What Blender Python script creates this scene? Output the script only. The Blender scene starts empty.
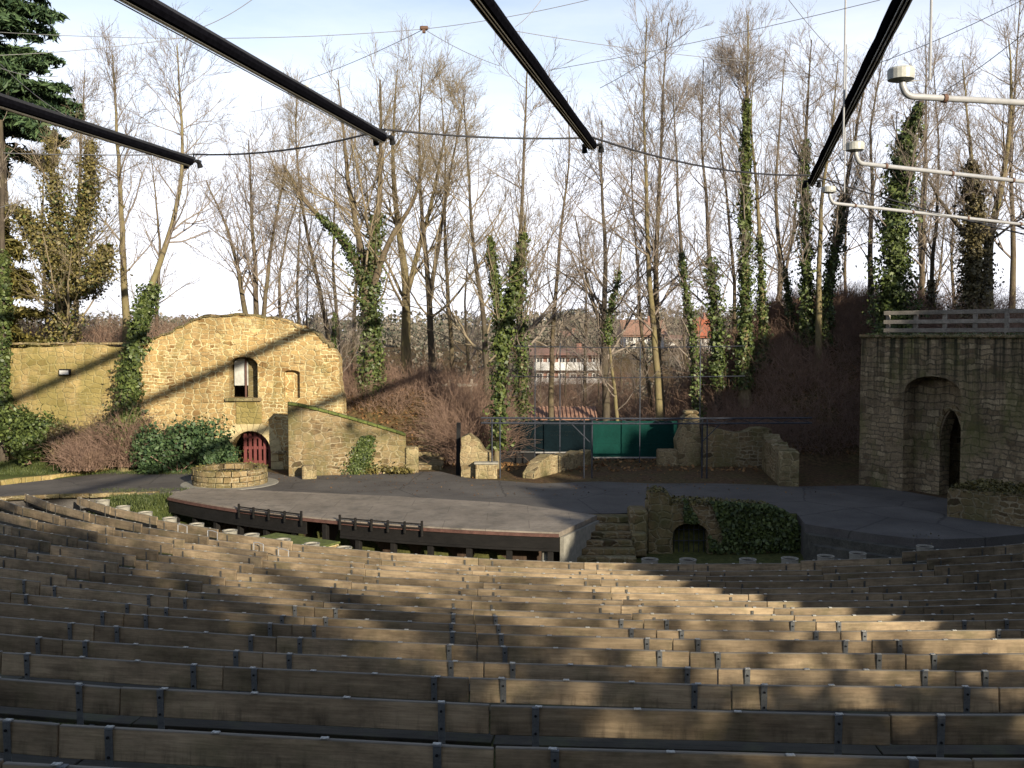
import bpy, bmesh, math, random
import numpy as np
from mathutils import Vector, Matrix
from mathutils.geometry import tessellate_polygon

R = math.radians
scene = bpy.context.scene
COL = scene.collection
random.seed(7)

# ------------------------------------------------------------------ camera
CAM_H = 5.55
FPX = 995.6
PITCH = math.atan(48 / FPX)
cam_data = bpy.data.cameras.new('camera')
cam_data.lens = 35.0
cam_data.sensor_width = 36.0
cam_data.clip_start = 0.1
cam_data.clip_end = 6000
cam = bpy.data.objects.new('camera', cam_data)
cam.location = (0, 0, CAM_H)
cam.rotation_euler = (R(90) - PITCH, 0, 0)
COL.objects.link(cam)
scene.camera = cam

# ------------------------------------------------------------------ light
SUN_EL = R(17.0)
SUN_AZ = R(150.0)                      # clockwise from +Y: behind the camera, to its right
world = bpy.data.worlds.new('World')
scene.world = world
world.use_nodes = True
wn, wl = world.node_tree.nodes, world.node_tree.links
wn.clear()
w_out = wn.new('ShaderNodeOutputWorld')
w_bg = wn.new('ShaderNodeBackground')
sky = wn.new('ShaderNodeTexSky')
sky.sky_type = 'NISHITA'
sky.sun_disc = False
sky.sun_elevation = SUN_EL
sky.sun_rotation = SUN_AZ
sky.air_density = 1.0
sky.dust_density = 0.7
sky.ozone_density = 1.0
# thin winter cirrus: noise stretched along the sky, mixed in as pale cloud
w_tc = wn.new('ShaderNodeTexCoord')
w_map = wn.new('ShaderNodeMapping')
w_map.inputs['Scale'].default_value = (1.2, 1.2, 5.0)
w_noise = wn.new('ShaderNodeTexNoise')
w_noise.inputs['Scale'].default_value = 2.2
w_noise.inputs['Detail'].default_value = 7
w_noise.inputs['Roughness'].default_value = 0.6
w_sep = wn.new('ShaderNodeSeparateXYZ')
w_veil = wn.new('ShaderNodeMapRange')
w_veil.interpolation_type = 'SMOOTHSTEP'
w_veil.inputs['From Min'].default_value = 0.50
w_veil.inputs['From Max'].default_value = 0.02
w_ramp = wn.new('ShaderNodeMapRange')
w_ramp.inputs['From Min'].default_value = 0.3
w_ramp.inputs['From Max'].default_value = 0.7
w_ramp.inputs['To Min'].default_value = -0.08
w_ramp.inputs['To Max'].default_value = 0.24
w_add = wn.new('ShaderNodeMath')
w_add.use_clamp = True
w_sc = wn.new('ShaderNodeMath')
w_sc.operation = 'MULTIPLY'
w_sc.inputs[1].default_value = 0.88
w_mix = wn.new('ShaderNodeMixRGB')
w_mix.inputs[2].default_value = (8.3, 8.4, 9.4, 1)
wl.new(w_tc.outputs['Generated'], w_map.inputs[0])
wl.new(w_tc.outputs['Generated'], w_sep.inputs[0])
wl.new(w_sep.outputs[2], w_veil.inputs[0])
wl.new(w_map.outputs[0], w_noise.inputs['Vector'])
wl.new(w_noise.outputs['Fac'], w_ramp.inputs[0])
wl.new(w_ramp.outputs[0], w_add.inputs[0])
wl.new(w_veil.outputs[0], w_add.inputs[1])
wl.new(w_add.outputs[0], w_sc.inputs[0])
wl.new(w_sc.outputs[0], w_mix.inputs[0])
wl.new(sky.outputs[0], w_mix.inputs[1])
wl.new(w_mix.outputs[0], w_bg.inputs[0])
w_bg.inputs[1].default_value = 0.095
wl.new(w_bg.outputs[0], w_out.inputs[0])

sun_data = bpy.data.lights.new('sun', 'SUN')
sun_data.energy = 4.9
sun_data.angle = R(0.7)
sun_data.color = (1.0, 0.89, 0.69)
sun = bpy.data.objects.new('sun', sun_data)
sun_to = Vector((math.sin(SUN_AZ) * math.cos(SUN_EL), math.cos(SUN_AZ) * math.cos(SUN_EL), math.sin(SUN_EL)))
sun.rotation_euler = (-sun_to).to_track_quat('-Z', 'Y').to_euler()
sun.location = sun_to * 100
COL.objects.link(sun)

vs = scene.view_settings
vs.view_transform = 'Standard'
vs.look = 'None'
vs.exposure = 0.85
vs.gamma = 1
vs.use_curve_mapping = False
scene.render.engine = 'CYCLES'
scene.cycles.max_bounces = 5
scene.cycles.diffuse_bounces = 3
scene.cycles.glossy_bounces = 2
scene.cycles.transparent_max_bounces = 6

# ------------------------------------------------------------------ measuring helpers
def ray(px, py):
    u = (px - 512) / FPX
    v = (384 - py) / FPX
    return np.array([u, math.cos(PITCH) + v * math.sin(PITCH), -math.sin(PITCH) + v * math.cos(PITCH)])

def at(px, py, Y):
    """the place seen at a pixel of the photograph, Y metres ahead"""
    d = ray(px, py)
    return np.array([0, 0, CAM_H]) + d * (Y / d[1])

def on(px, py, z=0.0):
    """the place seen at a pixel of the photograph, on the level z"""
    d = ray(px, py)
    return np.array([0, 0, CAM_H]) + d * ((z - CAM_H) / d[2])

def project(P):
    x, y, z = P[0], P[1], P[2] - CAM_H
    d = y * math.cos(PITCH) - z * math.sin(PITCH)
    v = y * math.sin(PITCH) + z * math.cos(PITCH)
    if d < 0.3:
        return None
    return 512 + FPX * x / d, 384 - FPX * v / d

# ------------------------------------------------------------------ materials
class NT:
    def __init__(s, name):
        s.m = bpy.data.materials.new(name)
        s.m.use_nodes = True
        s.n = s.m.node_tree.nodes
        s.l = s.m.node_tree.links
        s.b = s.n['Principled BSDF']
        s.tc = s.n.new('ShaderNodeTexCoord')
    def node(s, t, **kw):
        x = s.n.new(t)
        for k, v in kw.items():
            setattr(x, k, v)
        return x
    def put(s, sock, v):
        if isinstance(v, bpy.types.NodeSocket):
            s.l.new(v, sock)
        else:
            if isinstance(v, (tuple, list)) and len(v) == 3 and sock.type == 'RGBA':
                v = (*v, 1)
            sock.default_value = v
    def mapping(s, vec, scale=(1, 1, 1), loc=(0, 0, 0)):
        m = s.node('ShaderNodeMapping')
        s.put(m.inputs['Vector'], vec); m.inputs['Scale'].default_value = scale
        s.put(m.inputs['Location'], loc)
        return m.outputs[0]
    def noise(s, vec, scale, detail=5, rough=0.55, out='Fac'):
        x = s.node('ShaderNodeTexNoise')
        s.put(x.inputs['Vector'], vec); x.inputs['Scale'].default_value = scale
        x.inputs['Detail'].default_value = detail; x.inputs['Roughness'].default_value = rough
        return x.outputs[out]
    def ramp(s, fac, stops):
        r = s.node('ShaderNodeValToRGB')
        e = r.color_ramp.elements
        while len(e) < len(stops):
            e.new(0.5)
        for el, (p, c) in zip(e, stops):
            el.position = p
            el.color = (*c, 1) if isinstance(c, (tuple, list)) else (c, c, c, 1)
        s.put(r.inputs[0], fac)
        return r.outputs[0]
    def mix(s, fac, a, b, mode='MIX'):
        x = s.node('ShaderNodeMixRGB', blend_type=mode)
        s.put(x.inputs[0], fac); s.put(x.inputs[1], a); s.put(x.inputs[2], b)
        return x.outputs[0]
    def math(s, op, a, b=0.0):
        x = s.node('ShaderNodeMath', operation=op)
        s.put(x.inputs[0], a); s.put(x.inputs[1], b)
        return x.outputs[0]
    def bump(s, h, strength=0.5, dist=0.02):
        x = s.node('ShaderNodeBump')
        x.inputs['Strength'].default_value = strength; x.inputs['Distance'].default_value = dist
        s.put(x.inputs['Height'], h)
        s.l.new(x.outputs[0], s.b.inputs['Normal'])
    def done(s, col, rough=0.85, metal=0.0, spec=0.3):
        s.put(s.b.inputs['Base Color'], col)
        s.put(s.b.inputs['Roughness'], rough)
        s.b.inputs['Metallic'].default_value = metal
        s.b.inputs['Specular IOR Level'].default_value = spec
        return s.m

def plain(name, col, rough=0.8, metal=0.0, var=0.35, scale=3.0, bump=0.2, spec=0.3):
    t = NT(name)
    g = t.noise(t.tc.outputs['Object'], scale, 6, 0.65)
    f = t.noise(t.tc.outputs['Object'], scale * 9, 3, 0.6)
    c = t.mix(1.0, t.mix(1.0, col, t.ramp(g, [(0.3, 1 - var), (0.7, 1 + var)]), 'MULTIPLY'),
              t.ramp(f, [(0.3, 1 - var * .6), (0.7, 1 + var * .4)]), 'MULTIPLY')
    if bump:
        t.bump(f, bump, 0.01)
    return t.done(c, rough, metal, spec)

def masonry(name, tones, mortar, moss=0.3, w=0.42, h=0.21, streak=0.0, moss_col=(0.10, 0.11, 0.03), rubble=0.0):
    t = NT(name)
    ob = t.tc.outputs['Object']
    sep = t.node('ShaderNodeSeparateXYZ'); t.l.new(ob, sep.inputs[0])
    u = t.math('ADD', sep.outputs[0], t.math('MULTIPLY', sep.outputs[1], 0.93))
    cmb = t.node('ShaderNodeCombineXYZ'); t.put(cmb.inputs[0], u); t.put(cmb.inputs[1], sep.outputs[2])
    warp = t.noise(ob, 1.1, 3, 0.6, 'Color')
    warp2 = t.noise(ob, 4.5, 2, 0.6, 'Color')
    v = t.mix(0.42, cmb.outputs[0], warp, 'ADD')
    v = t.mix(0.11, v, warp2, 'ADD')
    def brick(sc, wd, ht, seed):
        b = t.node('ShaderNodeTexBrick')
        b.offset = 0.43; b.squash = 1.6; b.squash_frequency = 3; b.offset_frequency = 2
        t.put(b.inputs['Vector'], t.mapping(v, (1, 1, 1), (seed, seed * .37, 0)))
        b.inputs['Color1'].default_value = (0, 0, 0, 1); b.inputs['Color2'].default_value = (1, 1, 1, 1)
        b.inputs['Mortar'].default_value = (0.5, 0.5, 0.5, 1)
        b.inputs['Scale'].default_value = sc; b.inputs['Mortar Size'].default_value = 0.024
        b.inputs['Mortar Smooth'].default_value = 0.35; b.inputs['Bias'].default_value = 0
        b.inputs['Brick Width'].default_value = wd; b.inputs['Row Height'].default_value = ht
        return b
    b1 = brick(1, w, h, 0.0); b2 = brick(1, w * .7, h * .66, 3.3)
    sel = t.ramp(t.noise(ob, 0.55, 2, 0.5), [(0.47, 0.0), (0.53, 1.0)])
    tone = t.mix(sel, b1.outputs['Color'], b2.outputs['Color'])
    mort = t.mix(sel, b1.outputs['Fac'], b2.outputs['Fac'])
    if rubble:
        vv = t.mapping(v, (1 / rubble, 1.55 / rubble, 1))
        va = t.node('ShaderNodeTexVoronoi', voronoi_dimensions='2D', feature='F1'); t.put(va.inputs['Vector'], vv)
        ve = t.node('ShaderNodeTexVoronoi', voronoi_dimensions='2D', feature='DISTANCE_TO_EDGE'); t.put(ve.inputs['Vector'], vv)
        for q in (va, ve):
            q.inputs['Scale'].default_value = 1.0; q.inputs['Randomness'].default_value = 0.58
        r_tone = va.outputs['Color']
        r_mort = t.ramp(ve.outputs['Distance'], [(0.02, 0.9), (0.11, 0.0)])
        pick = t.ramp(t.noise(t.mapping(ob, (1, 1, 1), (9, 2, 5)), 0.8, 2, 0.5), [(0.52, 1.0), (0.56, 0.0)])
        tone = t.mix(pick, tone, r_tone); mort = t.mix(pick, mort, r_mort)
    vor = t.node('ShaderNodeTexVoronoi'); t.put(vor.inputs['Vector'], v); vor.inputs['Scale'].default_value = 2.6
    tone = t.mix(0.3, tone, vor.outputs['Color'])
    bw = t.node('ShaderNodeRGBToBW'); t.l.new(tone, bw.inputs[0])
    n = len(tones)
    col = t.ramp(bw.outputs[0], [(0.15 + 0.7 * i / (n - 1), c) for i, c in enumerate(tones)])
    fine = t.noise(ob, 14, 6, 0.7)
    col = t.mix(mort, col, mortar)
    col = t.mix(1, col, t.ramp(fine, [(0.25, 0.5), (0.75, 1.35)]), 'MULTIPLY')
    big = t.noise(ob, 0.5, 6, 0.65)
    col = t.mix(1, col, t.ramp(big, [(0.3, 0.55), (0.65, 1.12)]), 'MULTIPLY')
    mm = t.ramp(t.noise(t.mapping(ob, (1, 1, .6), (7, 3, 1)), 0.9, 7, 0.7), [(0.62 - moss * .45, 0.0), (0.75 - moss * .3, 1.0)])
    col = t.mix(t.math('MULTIPLY', mm, 0.6), col, moss_col)
    if streak:
        st = t.noise(t.mapping(ob, (4.5, 4.5, 0.22)), 1.0, 4, 0.6)
        st = t.ramp(st, [(0.45, 0.0), (0.6, 1.0)])
        up = t.node('ShaderNodeMapRange'); t.put(up.inputs[0], sep.outputs[2])
        up.inputs[1].default_value = 2.0; up.inputs[2].default_value = 5.4
        col = t.mix(t.math('MULTIPLY', t.math('MULTIPLY', st, up.outputs[0]), streak), col, (0.02, 0.022, 0.014))
    hgt = t.math('ADD', t.math('MULTIPLY', t.math('SUBTRACT', 1.0, mort), 0.8), t.math('MULTIPLY', fine, 0.5))
    t.bump(hgt, 0.9, 0.035)
    return t.done(col, 0.92, 0, 0.2)

def wood(name, a, b, axis=0, grain=22, dark=0.5, rnd=0.45, moss=0.0, weather=False):
    t = NT(name)
    oi = t.node('ShaderNodeObjectInfo')
    off = t.node('ShaderNodeCombineXYZ')
    t.put(off.inputs[0], t.math('MULTIPLY', oi.outputs['Random'], 91.0))
    t.put(off.inputs[1], t.math('MULTIPLY', oi.outputs['Random'], 37.0))
    t.put(off.inputs[2], t.math('MULTIPLY', oi.outputs['Random'], 53.0))
    sc = [1.0, 1.0, 1.0]; sc[axis] = 0.06
    ob = t.tc.outputs['Object']
    vec = t.mapping(ob, tuple(sc), off.outputs[0])
    g = t.noise(vec, grain, 6, 0.65)
    g2 = t.noise(vec, grain * 4, 4, 0.6)
    sc2 = [1.0, 1.0, 1.0]; sc2[axis] = 0.5
    blot = t.noise(t.mapping(ob, tuple(sc2), off.outputs[0]), 2.4, 6, 0.7)
    col = t.ramp(g, [(0.22, a), (0.80, b)])
    col = t.mix(1, col, t.ramp(g2, [(0.3, 0.84), (0.7, 1.1)]), 'MULTIPLY')
    col = t.mix(1, col, t.ramp(blot, [(0.32, dark), (0.6, 1.1)]), 'MULTIPLY')
    if moss:
        col = t.mix(t.math('MULTIPLY', t.ramp(t.noise(t.mapping(ob, (1, 1, 1), off.outputs[0]), 1.7, 6, 0.7), [(0.5, 0.0), (0.66, 1.0)]), moss), col, (0.075, 0.085, 0.03))
    col = t.mix(1, col, t.ramp(oi.outputs['Random'], [(0.0, 1 - rnd), (1.0, 1 + rnd * .6)]), 'MULTIPLY')
    if weather:
        # damp runs down the face, and silver-grey upper edges
        sp = t.node('ShaderNodeSeparateXYZ'); t.l.new(ob, sp.inputs[0])
        dr = t.ramp(t.noise(t.mapping(ob, (1, 1, .12), off.outputs[0]), 9, 5, 0.7), [(0.5, 0.0), (0.68, 1.0)])
        lo = t.node('ShaderNodeMapRange'); t.put(lo.inputs[0], sp.outputs[2])
        lo.inputs[1].default_value = .80; lo.inputs[2].default_value = .58
        col = t.mix(t.math('MULTIPLY', t.math('MULTIPLY', dr, lo.outputs[0]), .7), col, (0.03, 0.024, 0.017))
        top = t.ramp(sp.outputs[2], [(0.838, 0.0), (0.846, 1.0)])
        col = t.mix(t.math('MULTIPLY', top, .75), col, t.mix(g2, (0.10, 0.095, 0.085), (0.22, 0.21, 0.19)))
    t.bump(t.math('ADD', g, g2), 0.35, 0.006)
    return t.done(col, 0.8, 0, 0.25)

def leaf_mat(name, a, b, rough=0.5, spec=0.35, trans=0.0):
    t = NT(name)
    g = t.node('ShaderNodeNewGeometry')
    big = t.noise(t.tc.outputs['Object'], 1.3, 3, 0.6)
    f = t.math('ADD', t.math('MULTIPLY', g.outputs['Random Per Island'], 0.7), t.math('MULTIPLY', big, 0.3))
    col = t.ramp(f, [(0.15, a), (0.85, b)])
    m = t.done(col, rough, 0, spec)
    return m

def bark(name, a, b, lichen, amt=0.5):
    t = NT(name)
    ob = t.tc.outputs['Object']
    g = t.noise(t.mapping(ob, (1, 1, .25)), 9, 6, 0.7)
    col = t.ramp(g, [(0.3, a), (0.7, b)])
    l = t.ramp(t.noise(ob, 1.4, 6, 0.7), [(0.45, 0.0), (0.65, 1.0)])
    col = t.mix(t.math('MULTIPLY', l, amt), col, lichen)
    t.bump(g, 0.5, 0.03)
    return t.done(col, 0.9, 0, 0.15)

M = {}
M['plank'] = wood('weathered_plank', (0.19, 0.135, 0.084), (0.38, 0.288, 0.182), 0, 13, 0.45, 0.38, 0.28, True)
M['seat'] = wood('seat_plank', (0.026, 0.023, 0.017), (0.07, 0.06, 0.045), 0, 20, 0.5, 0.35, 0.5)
M['steel'] = plain('galvanised_flat_steel', (0.13, 0.135, 0.14), 0.6, 0.35, 0.35, 6, 0.1, 0.5)
M['steel_dull'] = plain('dull_weathered_steel', (0.085, 0.08, 0.072), 0.75, 0.2, 0.35, 6, 0.1, 0.3)
M['plate'] = plain('pale_metal_plate', (0.42, 0.41, 0.38), 0.45, 0.3, 0.2, 9, 0, 0.5)
M['blackwood'] = wood('black_stained_timber', (0.005, 0.0045, 0.0045), (0.014, 0.012, 0.011), 0, 16, 0.6, 0.3)
M['brownpanel'] = wood('brown_stained_panel', (0.022, 0.013, 0.009), (0.07, 0.045, 0.03), 2, 16, 0.6, 0.3)
M['redtrim'] = plain('faded_red_paint', (0.09, 0.045, 0.036), 0.7, 0, 0.4, 5)
M['gate'] = plain('dull_red_gate_paint', (0.13, 0.036, 0.034), 0.6, 0, 0.25, 5)
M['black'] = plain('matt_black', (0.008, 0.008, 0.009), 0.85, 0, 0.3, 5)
M['canvas'] = plain('black_folded_canvas', (0.005, 0.005, 0.007), 1.0, 0, 0.4, 9, 0.4, 0.0)
M['rail'] = plain('dull_rail_steel', (0.30, 0.28, 0.24), 0.45, 0.7, 0.3, 12, 0.1, 0.5)
M['cable'] = plain('dark_steel_cable', (0.035, 0.035, 0.04), 0.6, 0.3, 0.2, 20, 0)
M['wire'] = plain('grey_wire', (0.30, 0.29, 0.29), 0.5, 0.5, 0.2, 20, 0)
M['pipe'] = plain('grey_painted_pipe', (0.34, 0.34, 0.35), 0.4, 0.1, 0.12, 5, 0.05, 0.5)
M['clip'] = plain('rusty_clamp', (0.12, 0.07, 0.05), 0.7, 0.3, 0.3, 9)
M['cap'] = plain('weathered_grey_cap', (0.40, 0.40, 0.37), 0.5, 0.1, 0.2, 7, 0.1, 0.4)
M['gantry'] = plain('dark_blue_grey_steel', (0.04, 0.045, 0.06), 0.55, 0.4, 0.3, 9, 0.1)
M['concrete'] = plain('pale_concrete', (0.25, 0.235, 0.20), 0.9, 0, 0.25, 5, 0.4)
M['soil'] = plain('dark_soil', (0.03, 0.022, 0.015), 0.95, 0, 0.4, 12, 0.6)
M['paint_white'] = plain('chalky_white_wall', (0.52, 0.51, 0.5), 0.8, 0, 0.08, 2, 0.05)  # white dulled to carry the haze over the far houses
M['brickred'] = plain('red_brickwork', (0.24, 0.125, 0.095), 0.85, 0, 0.25, 3, 0.2)
M['tile'] = plain('orange_clay_tile', (0.27, 0.155, 0.11), 0.8, 0, 0.3, 4, 0.3)  # orange paled as painted haze on the distant roof
M['tile_red'] = plain('red_clay_tile', (0.34, 0.105, 0.055), 0.8, 0, 0.3, 4, 0.3)
M['tile_dull'] = plain('brown_clay_tile', (0.21, 0.12, 0.09), 0.85, 0, 0.3, 4, 0.3)  # brown lightened, haze of the valley put into the colour
M['glass'] = plain('dark_pane', (0.03, 0.035, 0.045), 0.15, 0, 0.2, 4, 0, 0.6)
M['greenfence'] = plain('green_painted_boards', (0.004, 0.034, 0.028), 0.9, 0, 0.2, 1.5, 0.1, 0.1)
M['shadedfence'] = plain('shaded_green_boards', (0.004, 0.009, 0.012), 0.95, 0, 0.3, 1.5, 0.1, 0.05)  # green boards again, with the shade they stand in put into the colour
M['railwood'] = wood('grey_brown_rail_wood', (0.17, 0.15, 0.125), (0.36, 0.32, 0.27), 0, 14, 0.6, 0.2)
M['dark_stone'] = plain('dark_step_stone', (0.075, 0.07, 0.058), 0.9, 0, 0.5, 3, 0.5)  # even dark tone for the curved steps
M['ashlar'] = plain('pale_ashlar', (0.44, 0.36, 0.20), 0.9, 0, 0.3, 4, 0.5)
M['moss'] = plain('mossy_capping', (0.095, 0.115, 0.03), 0.95, 0, 0.5, 6, 0.7)
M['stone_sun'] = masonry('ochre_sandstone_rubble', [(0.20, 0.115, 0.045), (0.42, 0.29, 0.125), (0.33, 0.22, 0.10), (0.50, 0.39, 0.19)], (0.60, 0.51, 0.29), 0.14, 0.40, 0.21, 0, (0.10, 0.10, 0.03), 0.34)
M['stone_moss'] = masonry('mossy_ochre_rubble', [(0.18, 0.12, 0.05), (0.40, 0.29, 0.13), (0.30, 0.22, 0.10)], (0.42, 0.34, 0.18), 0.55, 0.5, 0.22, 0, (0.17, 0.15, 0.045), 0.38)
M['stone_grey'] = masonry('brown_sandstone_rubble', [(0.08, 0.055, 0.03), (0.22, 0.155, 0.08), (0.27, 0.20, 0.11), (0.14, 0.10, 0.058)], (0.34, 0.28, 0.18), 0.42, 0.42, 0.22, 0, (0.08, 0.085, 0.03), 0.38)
M['stone_tower'] = masonry('streaked_sandstone_blocks', [(0.16, 0.115, 0.07), (0.33, 0.25, 0.15), (0.24, 0.18, 0.115), (0.42, 0.33, 0.205)], (0.15, 0.12, 0.08), 0.3, 0.56, 0.27, 0.92)
M['stone_pale'] = masonry('pale_dressed_sandstone', [(0.17, 0.125, 0.07), (0.34, 0.265, 0.15), (0.27, 0.20, 0.115), (0.14, 0.105, 0.06)], (0.40, 0.33, 0.20), 0.34, 0.42, 0.22, 0, (0.085, 0.09, 0.03), 0.34)
M['bark_brown'] = bark('brown_bark', (0.055, 0.042, 0.03), (0.15, 0.115, 0.08), (0.13, 0.115, 0.05), 0.5)
M['bark_dark'] = bark('dark_bark', (0.035, 0.028, 0.022), (0.10, 0.08, 0.062), (0.09, 0.08, 0.04), 0.4)
M['bark_gold'] = bark('lichen_gold_bark', (0.09, 0.07, 0.04), (0.21, 0.17, 0.10), (0.18, 0.16, 0.065), 0.6)
M['twig'] = bark('twig_bark', (0.13, 0.105, 0.09), (0.28, 0.235, 0.205), (0.2, 0.165, 0.10), 0.4)
M['twig_sunlit'] = bark('sunlit_twig_bark', (0.14, 0.11, 0.075), (0.29, 0.235, 0.165), (0.22, 0.185, 0.09), 0.4)  # twig bark with the gold of low sun put into the colour
M['cane'] = bark('brown_cane', (0.115, 0.072, 0.056), (0.32, 0.215, 0.165), (0.26, 0.18, 0.11), 0.3)
M['ivy'] = leaf_mat('ivy_leaf', (0.017, 0.031, 0.009), (0.10, 0.128, 0.034))
M['ivy_bright'] = leaf_mat('bright_sunlit_ivy_leaf', (0.024, 0.042, 0.012), (0.115, 0.14, 0.036))  # bright ivy; also carries sunlight in its colour on sunlit ivy
M['ivy_olive'] = leaf_mat('olive_ivy_leaf', (0.045, 0.042, 0.014), (0.19, 0.155, 0.05))
M['ivy_brown'] = leaf_mat('brownish_ivy_leaf', (0.03, 0.026, 0.012), (0.13, 0.105, 0.045))
M['needle'] = leaf_mat('conifer_spray', (0.018, 0.042, 0.022), (0.085, 0.135, 0.055), 0.6)
M['needle_ylw'] = leaf_mat('yellowed_conifer_spray', (0.04, 0.04, 0.01), (0.17, 0.14, 0.035), 0.6)
M['yew'] = leaf_mat('yew_spray', (0.014, 0.034, 0.014), (0.075, 0.12, 0.045), 0.6)
M['dryleaf'] = leaf_mat('dry_brown_leaf', (0.06, 0.03, 0.015), (0.25, 0.14, 0.06), 0.8, 0.15)
M['grassblade'] = leaf_mat('grass_blade', (0.025, 0.042, 0.01), (0.09, 0.105, 0.03), 0.6)

# ------------------------------------------------------------------ mesh helpers
def mesh_obj(name, verts, faces, mat=None, parent=None, smooth=False, mats=None, mi=None):
    me = bpy.data.meshes.new(name)
    me.from_pydata([tuple(map(float, v)) for v in verts], [], [tuple(f) for f in faces])
    me.update()
    for m in (mats or ([mat] if mat else [])):
        me.materials.append(m)
    if mi is not None:
        me.polygons.foreach_set('material_index', mi)
    if smooth:
        me.polygons.foreach_set('use_smooth', [True] * len(me.polygons))
    o = bpy.data.objects.new(name, me)
    COL.objects.link(o)
    if parent is not None:
        o.parent = parent
    return o

def np_mesh(name, V, F, mat, parent=None, smooth=False):
    """V (n,3), F (m,k) with equal-sided faces"""
    V = np.asarray(V, np.float32); F = np.asarray(F, np.int32)
    k = F.shape[1]
    me = bpy.data.meshes.new(name)
    me.vertices.add(len(V)); me.vertices.foreach_set('co', V.ravel())
    me.loops.add(F.size); me.loops.foreach_set('vertex_index', F.ravel())
    me.polygons.add(len(F))
    me.polygons.foreach_set('loop_start', np.arange(0, F.size, k, dtype=np.int32))
    if smooth:
        me.polygons.foreach_set('use_smooth', np.ones(len(F), bool))
    me.update(calc_edges=True)
    me.materials.append(mat)
    o = bpy.data.objects.new(name, me)
    COL.objects.link(o)
    if parent is not None:
        o.parent = parent
    return o

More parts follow.
